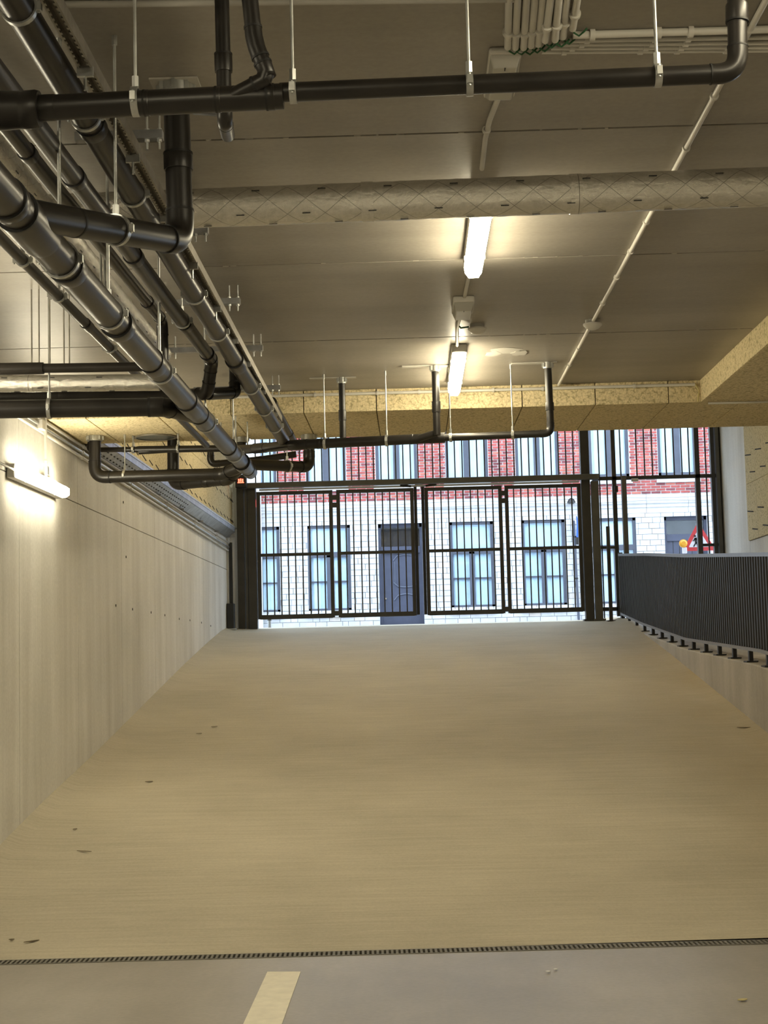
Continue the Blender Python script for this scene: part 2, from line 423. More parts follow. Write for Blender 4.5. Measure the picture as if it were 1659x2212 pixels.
# wool-clad beam running towards the viewer on the right
sb = MB().ext((2.14, 4.0, ZS+.03), (6.6, YS0-.002, ZC+.02)).build('ceiling_side_beam', 'joint_dark'); struct(sb, 'wood wool clad beam along the right edge of the ceiling')
y = YS0 - .003
while y > 4.1:
    MB().ext((2.10, y-1.19, ZS), (2.142, y, ZC)).build('cladding_panel', 'wood_wool', sb, bevel=.004)
    for q in range(5):
        MB().ext((2.11+.6*q, y-1.19, ZS-.001), (2.11+.6*q+.594, y, ZS+.034)).build('cladding_panel', 'wood_wool', sb, bevel=.004)
    y -= 1.2
# entrance ceiling, side wall, closing walls
struct(MB().ext((XW-.3, YS1-.05, 4.90), (XR+.3, YG+.2, 5.1)).build('ceiling_entrance', 'wood_wool'), 'high ceiling of the entrance bay')
struct(MB().ext((XW-.3, YG-.1, 4.9), (12, YG+.25, 8.5)).build('wall_front', 'wall_concrete'), 'street front of the building above the entrance')
struct(MB().ext((-12, YG-.1, 1.6), (XW-.25, YG+.25, 8.5)).build('wall_front_left', 'wall_concrete'), 'street front left of the entrance')
struct(MB().ext((XR+.02, YG-.1, 1.6), (12, YG+.25, 4.9)).build('wall_front_right', 'wall_concrete'), 'street front right of the entrance')
struct(MB().ext((XW-.3, -8, 5.0), (12, YG, 5.3)).build('ceiling_storey', 'ceiling_concrete'), 'floor slab of the storey above')
wr = MB().ext((XR+.03, YS1-.3, 0), (XR+.3, YG+.1, 5.0)).build('wall_right', 'joint_dark'); struct(wr, 'right wall of the entrance bay with wool boards above concrete')
MB().ext((XR, 12.0, 1.0), (XR+.04, 20.48, 2.868)).build('wall_panel', 'wall_concrete', wr)
MB().ext((XR, 20.49, 1.0), (XR+.04, YG+.1, 4.9)).build('wall_panel', 'wall_concrete', wr)
y = 20.47
while y > 12.2:
    for za, zb in ((2.875, 3.62), (3.625, 4.37), (4.375, 4.9)):
        pn = MB().ext((XR-.02, y-.595, za), (XR+.035, y, zb)).build('cladding_panel', 'wood_wool', wr)
        MB().box((XR-.021, y-.2, (za+zb)/2), (.006, .34, .016), Matrix.Rotation(.1, 3, 'X')).build('slot', 'joint_dark', pn)
        MB().box((XR-.021, y-.42, (za+zb)/2-.25), (.006, .30, .016), Matrix.Rotation(.1, 3, 'X')).build('slot', 'joint_dark', pn)
    y -= .6
struct(MB().ext((6.5, -8, 0), (6.8, 12.3, 3.6)).build('wall_garage_right', 'wall_concrete'), 'far right wall of the garage')
struct(MB().ext((-3, -8.3, 0), (6.8, -8, 3.6)).build('wall_back', 'wall_concrete'), 'rear wall of the garage')
# kerb wall and raised walkway to the right of the ramp
KT = [(8.0, 0.95), (12.0, 1.235), (13.3, 1.325), (16.9, 1.475), (20.0, 1.70), (22.0, 1.875), (23.5, 1.90)]
def kerb_z(y):
    for (a, za), (b, zb) in zip(KT, KT[1:]):
        if y <= b: return za + (zb-za)*(y-a)/(b-a)
    return KT[-1][1]
m = MB(); poly = [Vector((XK, a, za)) for a, za in KT] + [Vector((XK, 23.5, -.2)), Vector((XK, 8.0, -.2))]
m.prism(poly, (0,0,0), (.34,0,0)); struct(m.build('wall_kerb', 'kerb_concrete', bevel=.012), 'low sloping concrete kerb wall carrying the dark balustrade')
m = MB(); poly = [Vector((XK+.34, a, za-.05)) for a, za in KT] + [Vector((XK+.34, 23.5, -.2)), Vector((XK+.34, 8.0, -.2))]
m.prism(poly, (0,0,0), (3.3,0,0)); struct(m.build('floor_walkway', 'kerb_concrete'), 'raised walkway behind the balustrade')
# street
struct(MB().ext((-25, 23.2, 1.6), (25, YF+.3, 1.93)).build('floor_street', 'asphalt'), 'street between the gate and the house fronts')

# ================================================================== PIPES
def pipe(name, label, pts, r, mat='pipe_black', bend=2.0, couplings=(), group=None, seg=22, elbows=True):
    """pts: Vectors; each straight run is a pipe_section, each corner an elbow with sockets.
    couplings: (run index, t along run, radius factor, length) -> coupling parts"""
    root = thing(name, label, 'pipe', pts[0], group)
    n = len(pts); cur = Vector(pts[0])
    runs = []
    for i in range(1, n):
        a, b = Vector(pts[i-1]), Vector(pts[i])
        runs.append((a, b))
    starts = []; 
    for i, (a, b) in enumerate(runs):
        d = (b-a).normalized(); s = a.copy(); e = b.copy()
        if i > 0:
            dp = (runs[i-1][1]-runs[i-1][0]).normalized(); ang = dp.angle(d); s = a + d*min(r*bend*math.tan(ang/2)*1.0, (b-a).length*.48)
        if i < len(runs)-1:
            dn = (runs[i+1][1]-runs[i+1][0]).normalized(); ang = d.angle(dn); e = b - d*min(r*bend*math.tan(ang/2), (b-a).length*.48)
        starts.append((s, e, d))
        if (e-s).length > .005:
            MB().cyl(s, e, r, seg).build('pipe_section', mat, root, smooth=True)
    for i in range(len(runs)-1):
        e, d0 = starts[i][1], starts[i][2]; s2, d1 = starts[i+1][0], starts[i+1][2]
        c = Vector(pts[i+1]); arc = []
        for k in range(9):
            t = k/8; arc.append(e*(1-t)**2 + c*2*t*(1-t) + s2*t*t)
        rr = r*1.06
        MB().sweep([e-d0*r*.7] + arc + [s2+d1*r*.7], rr, seg).build('elbow', mat, root, smooth=True)
        MB().ring(e-d0*r*.7, d0, rr*1.035, rr*.9, r*.16, seg).build('socket_ring', 'rubber', root, smooth=True)
        MB().ring(s2+d1*r*.7, d1, rr*1.035, rr*.9, r*.16, seg).build('socket_ring', 'rubber', root, smooth=True)
    for (i, t, fr, ln) in couplings:
        a, b = runs[i]; d = (b-a).normalized(); c = a + (b-a)*t
        o = MB().sweep([c-d*ln*.5, c-d*ln*.42, c+d*ln*.42, c+d*ln*.5], [r*(fr-.03), r*fr, r*fr, r*(fr-.03)], seg).build('coupling', mat, root, smooth=True)
        MB().ring(c-d*ln*.5, d, r*fr*1.012, r*.9, max(.005, r*.17), seg).build('seal', 'rubber', o, smooth=True)
    return root
def on_run(a, b, px=None, py=None):
    """fraction along a 3D line a->b nearest to a photo pixel"""
    best = (1e9, 0)
    for k in range(401):
        t = k/400; p = a + (b-a)*t - Vector((0,0,EYE))
        z = p.dot(FWD)
        if z < .1: continue
        X = IW/2 + F*p.dot(RIGHT)/z; Y = IH/2 + F*p.dot(DOWN)/z
        d = (X-px)**2 + (Y-py)**2 if px is not None else (Y-py)**2
        if d < best[0]: best = (d, t)
    return best[1]
def hanger(label, c, axis, r, top=ZC, rod=.005, group=None, sleeve=False, band='galvanised'):
    root = thing('pipe_hanger', label, 'pipe hanger', c, group)
    MB().ring(c, axis, r+.006, r+.001, max(.018, r*.40)).build('clamp_band', band, root, smooth=True)
    t = Vector(axis).normalized().cross(Vector((0,0,1)))
    if t.length > .1:
        t.normalize()
        for s in (-1, 1):
            q = Vector(c)+t*s*(r+.010); m = MB(); m.box(q, (.014, .016, .022)); m.cyl(q-Vector((0,0,.016)), q+Vector((0,0,.016)), .0035, 8); m.build('clamp_bolt', band, root)
    zt = c[2]+r+.004
    if top > zt+.01:
        MB().cyl((c[0], c[1], zt+.015), (c[0], c[1], top), rod, 10).build('threaded_rod', 'galvanised', root, smooth=True)
        MB().cyl((c[0], c[1], zt), (c[0], c[1], zt+.03), rod*2.1, 6).build('rod_nut', 'galvanised', root)
        MB().cyl((c[0], c[1], top-.03), (c[0], c[1], top), rod*1.7, 10).build('ceiling_anchor', 'galvanised', root)
    return root
def flange(label, c, r, plate=None, z=ZC):
    root = thing('pipe_collar', label, 'pipe collar', (c[0], c[1], z))
    MB().ring((c[0], c[1], z-.022), (0,0,1), r*1.32, r*1.02, .042).build('clamp_ring', 'galvanised', root, smooth=True)
    for k in range(8):
        a = 2*math.pi*k/8; MB().box((c[0]+r*1.36*math.cos(a), c[1]+r*1.36*math.sin(a), z-.02), (.012,.012,.03)).build('clip', 'galvanised', root)
    if plate: MB().box((c[0]+plate[2], c[1], z-.004), (plate[0], plate[1], .006)).build('patch_plate', 'plaster_patch', root)
    return root
def V(*a): return Vector(a)

# --- near cross pipe (thick on the left, reducing to the right, rising at its right end)
Y1 = 3.80
a = at(-60, 241, Y=Y1); b = at(612, 208, Y=Y1); rH = 28.5*Y1/F
near = pipe('drain_pipe', 'thick black pipe crossing the near ceiling at upper left, with a slanted branch', [a, b], rH, 'pipe_black',
            couplings=[(0, on_run(a, b, 100, 235), 1.04, .05), (0, on_run(a, b, 318, 222), 1.03, .012), (0, on_run(a, b, 472, 215), 1.03, .012), (0, on_run(a, b, 585, 209), 1.05, .02)])
MB().sweep([at(-80, 242, Y=Y1), at(10, 239, Y=Y1), at(45, 238, Y=Y1), at(50, 238, Y=Y1), at(55, 238, Y=Y1), at(78, 236, Y=Y1), at(86, 236, Y=Y1)], [.050, .050, .0475, .0475, .049, .049, .046], 24).build('socket_coupling', 'pipe_black', near, smooth=True)
w = [at(496, 212, Y=Y1-.01), at(580, 168, Y=Y1-.03), at(550, 92, Y=Y1-.03), at(530, -90, Y=Y1-.03)]
rw = 18.5*Y1/F
for p, q in zip(w, w[1:]): MB().cyl(p, q, rw, 20).build('branch', 'pipe_black', near, smooth=True)
for i in (1, 2):
    d0 = (w[i]-w[i-1]).normalized(); d1 = (w[i+1]-w[i]).normalized()
    MB().sweep([w[i]-d0*.04, w[i]-d0*.015, w[i]+d1*.015, w[i]+d1*.04], rw*1.07, 20).build('elbow', 'pipe_black', near, smooth=True)
    MB().ring(w[i]-d0*.04, d0, rw*1.12, rw*.9, .006).build('seal', 'rubber', near, smooth=True); MB().ring(w[i]+d1*.04, d1, rw*1.12, rw*.9, .006).build('seal', 'rubber', near, smooth=True)
a2 = at(605, 200, Y=Y1); b2 = at(1594, 158, Y=Y1); c2 = at(1590, -110, Y=Y1)
pipe('drain_pipe', 'slimmer black pipe crossing the near ceiling to an upward elbow at upper right', [a2, b2, c2], 21.5*Y1/F, 'pipe_black', bend=2.2,
     couplings=[(1, on_run(b2, c2, 1592, 28), 1.18, .045)])
for i, (px, py) in enumerate(((293, 220), (633, 198), (1014, 182), (1420, 163))):
    hanger('galvanised clamp on a long rod, %s from the left along the near cross pipe' % ORD[i], at(px, py, Y=Y1), (b-a), rH if i == 0 else 21.5*Y1/F, rod=.0045)
# vertical pipe behind it ending in a short elbow
v0 = at(478, -40, Y=4.1); v1 = at(482, 262, Y=4.1)
v1.x = v0.x + .004
pp = pipe('drain_pipe', 'upright black pipe with a bolted coupling behind the near cross pipe', [V(v0.x, 4.1, ZC), v1, at(492, 292, Y=4.35)], 16.5*4.1/F, 'pipe_black', bend=1.5,
     couplings=[(0, on_run(V(v0.x,4.1,ZC), v1, 479, 137), 1.22, .05)])
MB().cyl(at(478, 245, Y=4.12), at(420, 240, Y=4.2), .010, 14).build('side_branch', 'pipe_black', pp, smooth=True)

# --- riser from the ceiling at left and the pipe it feeds
yr = at(378, 180, Z=ZC).y
r0 = V(at(380, 200, Y=yr).x, yr, ZC); r1 = at(386, 522, Y=yr); r1.x = r0.x+.01
J = at(35, 458, Y=4.02)
riser = pipe('drain_pipe', 'stout black pipe dropping from the ceiling and turning left into the big grey pipe', [r0, r1, J], 29*yr/F, 'pipe_black', bend=2.0, seg=26,
     couplings=[(0, on_run(r0, r1, 384, 350), 1.12, .055), (1, on_run(r1, J, 158, 488), 1.02, .006)])
flange('galvanised collar on a pale patch where the stout riser meets the ceiling', r0, 29*yr/F, (.16, .12, 0))
p = r1 + (J-r1)*on_run(r1, J, 250, 502)
hanger('galvanised clamp with a bright bolt round the pipe turning left below the riser', p, J-r1, 29*yr/F)

# --- long pipes running away along the ramp
PL = {}
def long_pipe(key, label, p, q, r, mat, marks=(), group='pipes running along the ramp', near_y=2.4, tail=()):
    s = extend(p, q, near_y)
    cp = [(0, on_run(s, q, mx, my), fr, ln) for (mx, my, fr, ln) in marks]
    PL[key] = (s, q, r)
    return pipe('drain_pipe', label, [s, q] + list(tail), r, mat, couplings=cp, group=group, seg=28)
# big grey-brown pipe, lowest of the bundle
p3a, p3b = at(35, 455, Y=3.98), at(541, 1020, Y=11.5)
r3 = .0525
long_pipe('big', 'big grey-brown pipe, lowest of the bundle, with many couplings', p3a, p3b, r3, 'pipe_brown',
          marks=[(20, 432, 1.10, .05), (58, 490, 1.13, .30), (142, 583, 1.09, .085), (251, 703, 1.15, .10), (330, 781, 1.07, .14), (410, 876, 1.10, .34), (433, 905, 1.06, .30), (492, 968, 1.10, .10), (510, 985, .98, .22), (524, 1000, 1.2, .25), (537, 1015, 1.05, .22)])
# pipe beside the mounting rail
p1a, p1b = at(59, 46, Y=3.9), at(612, 950, Y=10.5)
long_pipe('rail', 'grey-brown pipe hung beside the toothed mounting rail', p1a, p1b, .0425, 'pipe_brown',
          marks=[(191, 275, 1.10, .06), (508, 785, 1.16, .16)])
for i, (px, py) in enumerate(((38, 18), (178, 252), (283, 420), (412, 640), (462, 722), (538, 838), (567, 885), (589, 922))):
    s, q, r = PL['rail']; c = s + (q-s)*on_run(s, q, px, py)
    hanger('pale clamp band, %s from the near end of the pipe beside the rail' % ORD[i], c, q-s, r, top=c.z+r+.05, band='galvanised')
# medium pipe that turns down at its far end
p2a, p2b = at(120, 330, Y=4.62), at(458, 778, Y=8.25)
long_pipe('medium', 'dark pipe between the rail pipe and the big pipe, elbowed down at its far end', p2a, p2b, .034, 'pipe_mid',
          marks=[(163, 385, 1.12, .05), (288, 555, 1.14, .07), (400, 700, 1.12, .08), (448, 765, 1.16, .07)],
          tail=[at(448, 850, Y=8.35), at(340, 858, Y=8.6)])
# dark pipe next to the foil duct
p5a, p5b = at(45, 312, Y=4.75), at(350, 692, Y=7.3)
long_pipe('duct', 'near-black pipe tucked above the slanting foil duct', p5a, p5b, .027, 'pipe_mid',
          marks=[(60, 330, 1.14, .05), (318, 655, 1.15, .05)], tail=[at(353, 790, Y=7.3)])
# thin pipe on the outside left
p4a, p4b = at(50, 563, Y=6.3), at(446, 962, Y=11.4)
long_pipe('thin', 'thin dark pipe on the outer left of the bundle', p4a, p4b, .024, 'pipe_mid',
          marks=[(190, 702, 1.15, .10), (380, 895, 1.12, .12)])
for i, (px, py) in enumerate(((51, 562), (128, 638), (236, 752))):
    s, q, r = PL['thin']; c = s + (q-s)*on_run(s, q, px, py)
    hanger('thin clamp band, %s from the near end of the outer left pipe' % ORD[i], c, q-s, r)
# rods holding the big pipe and the dark pipe
for i, (px, py, key) in enumerate(((122, 565, 'big'), (230, 680, 'big'), (348, 800, 'big'), (440, 915, 'big'), (505, 980, 'big'))):
    s, q, r = PL[key]; c = s + (q-s)*on_run(s, q, px, py)
    hanger('rod-hung clamp, %s from the near end of the big grey-brown pipe' % ORD[i], c, q-s, r*1.02, rod=.006)
for i, (px, py) in enumerate(((232, 480), (395, 690))):
    s, q, r = PL['medium']; c = s + (q-s)*on_run(s, q, px, py)
    hanger('rod-hung clamp, %s from the near end of the dark pipe between the larger two' % ORD[i], c, q-s, r)
# pair of rods carrying the crossing branch
for i, px in enumerate((219, 227)):
    t = at(px, 700, Y=6.2)
    o = MB().cyl((t.x, 6.2, t.z), (t.x, 6.2, ZC), .005, 10).build('threaded_rod', 'galvanised', smooth=True)
    tag(o, ('left' if i == 0 else 'right') + ' one of two bright rods hanging close together above the big pipe', 'rod', 'paired rods')
# mounting rail with toothed lips
ra, rb = at(150, 70, Y=4.0), at(603, 905, Y=10.3)
rs = extend(ra, rb, 2.4); d = (rb-rs).normalized()
up = (Vector((0,0,1)) - d*d.z).normalized(); sd = d.cross(up)
root = thing('mounting_rail', 'galvanised strut rail with toothed slot running beside the grey-brown pipe', 'rail', rs)
prof = [(-.0205, .0205), (.0205, .0205), (.0205, -.0205), (.0145, -.0205), (.0145, -.017), (.018, -.017), (.018, .017), (-.018, .017), (-.018, -.017), (-.0145, -.017), (-.0145, -.0205), (-.0205, -.0205)]
m = MB(); n = len(prof); L = (rb-rs).length
vs = [rs + sd*a + up*b for a, b in prof] + [rb + sd*a + up*b for a, b in prof]
m.add(vs, [(i, (i+1) % n, n+(i+1) % n, n+i) for i in range(n)]); m.build('channel', 'rail_steel', root)
m = MB(); k = 0
Mr = Matrix((sd, d, up)).transposed()
while k*.030 < L:
    for s in (-1, 1): m.box(rs + d*(k*.030) + sd*s*.0125 - up*.019, (.006, .014, .004), Mr)
    k += 1
o = m.build('teeth', 'rail_steel', root); o['kind'] = 'stuff'
for i, (px, py) in enumerate(((165, 140), (268, 330), (345, 462), (412, 560), (462, 655), (500, 725), (532, 775), (562, 838), (590, 885))):
    c = rs + (rb-rs)*on_run(rs, rb, px, py)
    b_ = MB(); b_.box(c - up*.03, (.046, .012, .03), Mr); b_.build('rail_clip', 'galvanised', root)
    MB().cyl(c - up*.02, c - up*.085, .0045, 10).build('rail_bolt', 'galvanised', root)
# cross struts hung under the ceiling
for i, (px, py, wpx) in enumerate(((352, 292, 195), (450, 497, 190), (519, 651, 190), (568, 752, 215), (606, 837, 190))):
    zz = ZC - .085
    p = at(px, py, Z=zz)
    root = thing('strut_bracket', 'galvanised strut on two rods under the ceiling, %s along the pipe bundle' % ORD[i], 'bracket', (p.x, p.y, zz), 'ceiling struts')
    ln = wpx*p.y/F
    MB().box((p.x-ln/2, p.y, zz), (ln, .041, .030)).build('strut', 'tray_steel', root)
    for q in (.012, .055, ln-.06):
        MB().cyl((p.x-q, p.y, zz-.05), (p.x-q, p.y, ZC), .004, 8).build('rod', 'galvanised', root)
        MB().cyl((p.x-q, p.y, zz+.012), (p.x-q, p.y, zz+.024), .009, 6).build('nut', 'galvanised', root)
        MB().cyl((p.x-q, p.y, zz-.012), (p.x-q, p.y, zz-.024), .009, 6).build('nut', 'galvanised', root)

# --- cross pipes at far left, below one another
def hp(x0, y0, x1, y1, Y, Y2=None): return at(x0, y0, Y=Y), at(x1, y1, Y=Y2 or Y)
xl = XW-.01
a, b = hp(0, 794, 335, 792, 7.7); a.x = xl
pipe('drain_pipe', 'grey pipe with a wide sleeve above the short foil duct at left', [a, b], 10.5*7.7/F, 'pipe_brown', couplings=[(0, on_run(a, b, 35, 792), 1.28, .28)])
for i, (px, t) in enumerate(((68, 700), (84, 705), (108, 712), (139, 728), (150, 733))):
    q = a + (b-a)*on_run(a, b, px, 793)
    o = MB().cyl((q.x, q.y, q.z+.02), (q.x, q.y, ZC), .004, 8).build('threaded_rod', 'rail_steel', smooth=True)
    tag(o, '%s from the left of five slim rods above the grey sleeved pipe' % ORD[i], 'rod', 'rods at far left')
a, b = hp(0, 855, 415, 851, 8.3, 8.5); a.x = xl
pipe('drain_pipe', 'black pipe half hidden under the short foil duct at left', [a, b], 12*8.3/F, 'pipe_black', couplings=[(0, on_run(a, b, 140, 854), 1.04, .08)])
a, b = hp(0, 881, 352, 879, 7.7, 7.8); a.x = xl
c = PL['big'][0] + (PL['big'][1]-PL['big'][0])*on_run(PL['big'][0], PL['big'][1], 432, 900)
pipe('drain_pipe', 'fat black pipe below the foil duct at left, elbowed into the big grey-brown pipe', [a, b, c], 20.5*7.7/F, 'pipe_black', bend=1.2, couplings=[(0, on_run(a, b, 338, 879), 1.08, .07)])
t = a + (b-a)*on_run(a, b, 107, 880)
hanger('galvanised clamp round the fat black pipe at far left', t, b-a, 20.5*7.7/F)
# link from the medium pipe across to a riser
a, b, c = at(450, 851, Y=8.4), at(508, 848, Y=8.7), at(507, 790, Y=8.75)
pipe('drain_pipe', 'short black U link beside the rail pipe', [a, b, c], .034, 'pipe_black', bend=1.6)

# --- pipes under the clad beam
fz = ZS
def up_to(px, py, Y, ztop): p = at(px, py, Y=Y); return V(p.x, p.y, ztop)
# left fixture with two elbows
a = at(183, 973, Y=11.9); b = at(545, 968, Y=11.75)
k = pipe('drain_pipe', 'slim black pipe under the clad beam at left, level with the circular vent', [up_to(196, 950, 12.0, fz), at(192, 972, Y=12.0), at(270, 971, Y=11.88), b], .020, 'pipe_black', bend=1.5,
     couplings=[])
m = MB(); q0, q1 = at(290, 971, Y=11.86), b; m.sweep([q0, at(300, 971, Y=11.86), q1], [.020, .027, .027], 20); m.build('wide_section', 'pipe_black', k, smooth=True)
m = MB(); m.cyl(at(300, 976, Y=11.86), at(365, 972, Y=11.84), .022, 18); m.build('branch', 'pipe_black', k, smooth=True)
hanger('bright clamp on the slim pipe near the circular vent', at(288, 971, Y=11.86), b-a, .024, top=fz)
hanger('bright clamp on the slim pipe right of the circular vent', at(385, 969, Y=11.82), b-a, .029, top=fz)
t0 = up_to(205, 950, 11.8, fz); t1 = at(205, 1031, Y=11.8); t2 = at(482, 1024, Y=11.68)
pipe('drain_pipe', 'black pipe dropping from the beam at left and running to the big pipe end', [t0, t1, t2, at(532, 1003, Y=11.48)], .046, 'pipe_black', bend=2.0)
flange('galvanised collar at the left end under the clad beam', t0, .046, z=fz)
hanger('galvanised clamp on the lower black pipe at left', at(270, 1028, Y=11.78), t2-t1, .046, top=fz)
t0 = up_to(374, 955, 12.1, fz); t1 = at(374, 1047, Y=12.1); t2 = at(494, 1035, Y=11.75)
pipe('drain_pipe', 'black pipe dropping beside the circular vent and bending right behind the lower pipe', [t0, t1, t2, at(516, 1012, Y=11.62)], .046, 'pipe_black', bend=1.9, couplings=[(1, .62, 1.06, .06)])
t0 = at(455, 972, Y=12.1); t1 = at(455, 1003, Y=12.1); t2 = at(560, 993, Y=12.1); t3 = at(640, 981, Y=12.1)
pipe('drain_pipe', 'short black U-bend pipe left of the big pipe end', [t0, t1, t2, t3], .027, 'pipe_black', bend=1.8)
t0 = up_to(667, 935, 12.05, fz); t1 = at(668, 1009, Y=12.05); t2 = at(532, 1003, Y=11.5)
pipe('drain_pipe', 'black pipe dropping before the gate and turning left to the big pipe', [t0, t1, t2], .043, 'pipe_black', bend=1.8, couplings=[(0, .62, 1.1, .05)])
flange('galvanised collar on the black pipe in front of the gate', t0, .043, z=fz)
hanger('galvanised clamp on the lower pipe in front of the brick house', t1 + (t2-t1)*.36, t2-t1, .043, top=fz)
t0 = up_to(522, 945, 12.1, fz)
flange('dark galvanised collar beside the end of the big pipe', t0, .04, z=fz)
pipe('drain_pipe', 'short black stub under the dark collar', [t0, at(522, 968, Y=12.1)], .036, 'pipe_black')
# long pipe crossing in front of the gate
l0 = at(505, 973, Y=11.3); l1 = at(640, 961, Y=10.35); l2 = at(950, 946, Y=10.2)
pl_ = pipe('drain_pipe', 'long black pipe crossing above the gate, thicker left part', [l0, l1, l2], .034, 'pipe_black', bend=3.0,
     couplings=[(0, .45, 1.1, .2), (1, on_run(l1, l2, 690, 958), 1.04, .02), (1, on_run(l1, l2, 890, 949), 1.03, .015), (1, .985, 1.05, .10)])
MB().cyl(at(905, 947, Y=10.15), at(944, 935, Y=10.12), .024, 18).build('branch', 'pipe_black', pl_, smooth=True)
l3 = at(1190, 936, Y=10.1); l4 = V(at(1188, 930, Y=10.1).x, 10.1, ZC)
pipe('drain_pipe', 'slimmer black pipe above the gate ending in a riser at right', [l2, l3, l4], .0245, 'pipe_black', bend=2.0, couplings=[(1, .38, 1.18, .05)])
flange('galvanised collar on a pale strip over the rightmost riser', l4, .0245, (.30, .05, -.09))
for (px, py, Yq, rr, lab) in ((944, 940, 10.1, .0245, 'middle'), (741, 953, 10.45, .0225, 'left')):
    bt = at(px, py, Y=Yq); tp = V(bt.x, Yq, ZC)
    pipe('drain_pipe', 'black riser to the ceiling, %s of the three above the gate' % lab, [tp, bt], rr, 'pipe_black', couplings=[(0, .60, 1.2, .07)])
    flange('galvanised collar on a pale strip over the %s riser' % lab, tp, rr, (.32, .05, -.06))
for i, (px, py) in enumerate(((702, 957), (836, 952), (974, 945), (1108, 941))):
    s, q = (l1, l2) if px < 950 else (l2, l3)
    c = s + (q-s)*on_run(s, q, px, py)
    hanger('rod-hung clamp, %s from the left along the pipe above the gate' % ORD[i], c, q-s, .034 if px < 950 else .0245, rod=.0045)
# end piece of the rail pipe, bending into the beam void
t0 = at(588, 870, Y=10.3); t1 = at(640, 965, Y=11.4)
pipe('drain_pipe', 'dark grey pipe end right of the rail, with a black cap', [t0, t1], .03, 'pipe_mid', couplings=[(0, .02, 1.15, .08), (0, .7, 1.1, .08)])
for i, (px, py, yy) in enumerate(((510, 985, 11.0), (478, 968, 11.3), (535, 968, 11.3))):
    t = at(px, py, Y=yy)
    o = MB().cyl((t.x, yy, t.z), (t.x, yy, ZS), .006, 8).build('threaded_rod', 'galvanised', smooth=True)
    tag(o, '%s of the bright rods from the clad beam beside the big pipe' % ['nearest', 'leftmost', 'rightmost'][i], 'rod', 'rods under the clad beam')

# ================================================================== DUCTS
def duct(label, a, b, r, seams=()):
    a, b = Vector(a), Vector(b); d = b-a; L = d.length
    root = thing('insulated_duct', label, 'duct', a)
    n = max(8, int(L/.03)); rr = random.Random(int(a.x*1000) & 255)
    seg = 30; vs = []; fs = []
    for i in range(n+1):
        for k in range(seg):
            t = 2*math.pi*k/seg; q = r*(1+.012*math.sin(9*i*.7+3*t)+rr.uniform(-.012,.012))
            vs.append((L*i/n, q*math.sin(t), q*math.cos(t)))
    for i in range(n):
        for k in range(seg):
            k2 = (k+1) % seg; fs.append((i*seg+k, (i+1)*seg+k, (i+1)*seg+k2, i*seg+k2))
    m = MB().add(vs, fs)
    me = m.mesh('foil_wrap', 'foil'); me.polygons.foreach_set('use_smooth', [True]*len(me.polygons))
    q = d.to_track_quat('X', 'Z').to_euler()
    o = share('foil_wrap', me, a, root, rot=q)
    for s in seams:
        c = a + d*s; MB().ring(c, d, r*1.03, r*.97, .045, 30).build('tape_band', 'foil', root, smooth=True)
    m = MB(); k = 0
    for i in range(int(L/.25)):                                   # printed dashes on the wrap
        for ang, off in ((2.3, 0), (3.0, .12), (1.0, .06)):
            x = .25*i+off; cpt = Vector((x, r*1.022*math.sin(-ang), r*1.022*math.cos(ang)))
            M = Matrix.Rotation(ang, 3, 'X')
            m.box(cpt, (.030, .0015, .0035), Matrix.Rotation(ang, 3, 'X') @ Matrix.Rotation(math.pi/2, 3, 'X'))
    me = m.mesh('printed_mark', 'sign_black'); o = share('printed_mark', me, a, root, rot=q); o['kind'] = 'stuff'
    return root
ya = 5.73
da = at(-70, 470, Y=ya); db = at(1760, 400, Y=ya)
da.z += 0; duct('foil-wrapped round duct crossing the whole ceiling before the first lit lamp', at(100, 462, Y=ya), db, 43*ya/F, (.42, .69))
fa, fb = at(40, 384, Y=5.25), at(352, 765, Y=8.3)
duct('slanting foil-wrapped duct inside the pipe bundle', extend(fa, fb, 2.6), fb, .046, (.45, .8))
a, b = at(0, 825, Y=7.9), at(345, 826, Y=7.85); a.x = XW
duct('short foil-wrapped duct across the far left under the grey pipe', a, b, 18.5*7.9/F, (.5,))

# ================================================================== LAMPS AND SMALL CEILING FITTINGS
def batten(label, c, L, axis='Y', mat='lamp_on', wall=False, group='batten lamps'):
    root = thing('batten_lamp', label, 'lamp', c, group)
    c = Vector(c)
    prof = [(-.5, .10), (.5, .10), (.46, -.22), (.26, -.5), (-.26, -.5), (-.46, -.22)]
    ax = Vector((0,1,0)); sd = Vector((1,0,0)); upv = Vector((0,0,1))
    if wall: sd, upv = Vector((0,0,1)), Vector((-1,0,0))
    def sect(y, s): return [c + ax*y + sd*a*s + upv*b*s for a, b in prof]
    n = len(prof); S = .088
    m = MB(); vs = sect(-L/2, S*.72) + sect(-L/2+.03, S) + sect(L/2-.03, S) + sect(L/2, S*.72)
    fs = [tuple(range(n-1, -1, -1)), tuple(range(3*n, 4*n))] + [(j*n+i, j*n+(i+1) % n, (j+1)*n+(i+1) % n, (j+1)*n+i) for j in range(3) for i in range(n)]
    m.add(vs, fs); m.build('diffuser', mat, root, smooth=True)
    m = MB(); m.box(c + upv*(S*.10+.0275), (S*1.06, L*1.005, .055) if not wall else (.055, L*1.005, S*1.06)); m.build('base_tray', 'grey_plastic', root, bevel=.008)
    if L < 1.2: MB().box(c - ax*(L/2+.006) - upv*S*.14, (S*1.0, .014, S*.66) if not wall else (S*.66, .014, S*1.0)).build('glow_shield', 'grey_plastic', root, bevel=.004)  # added cap keeps the lamp's end glow off the ceiling before the duct
    for s in (-1, 1):
        MB().box(c + ax*s*L*.3 + upv*(S*.10-.004), (S*1.14, .03, .012) if not wall else (.012, .03, S*1.14)).build('clip', 'galvanised', root)
    return root
ZL = ZC - .064
batten('lit batten lamp on the ceiling, partly hidden behind the foil duct', (.332, 6.745, ZL), 1.14)
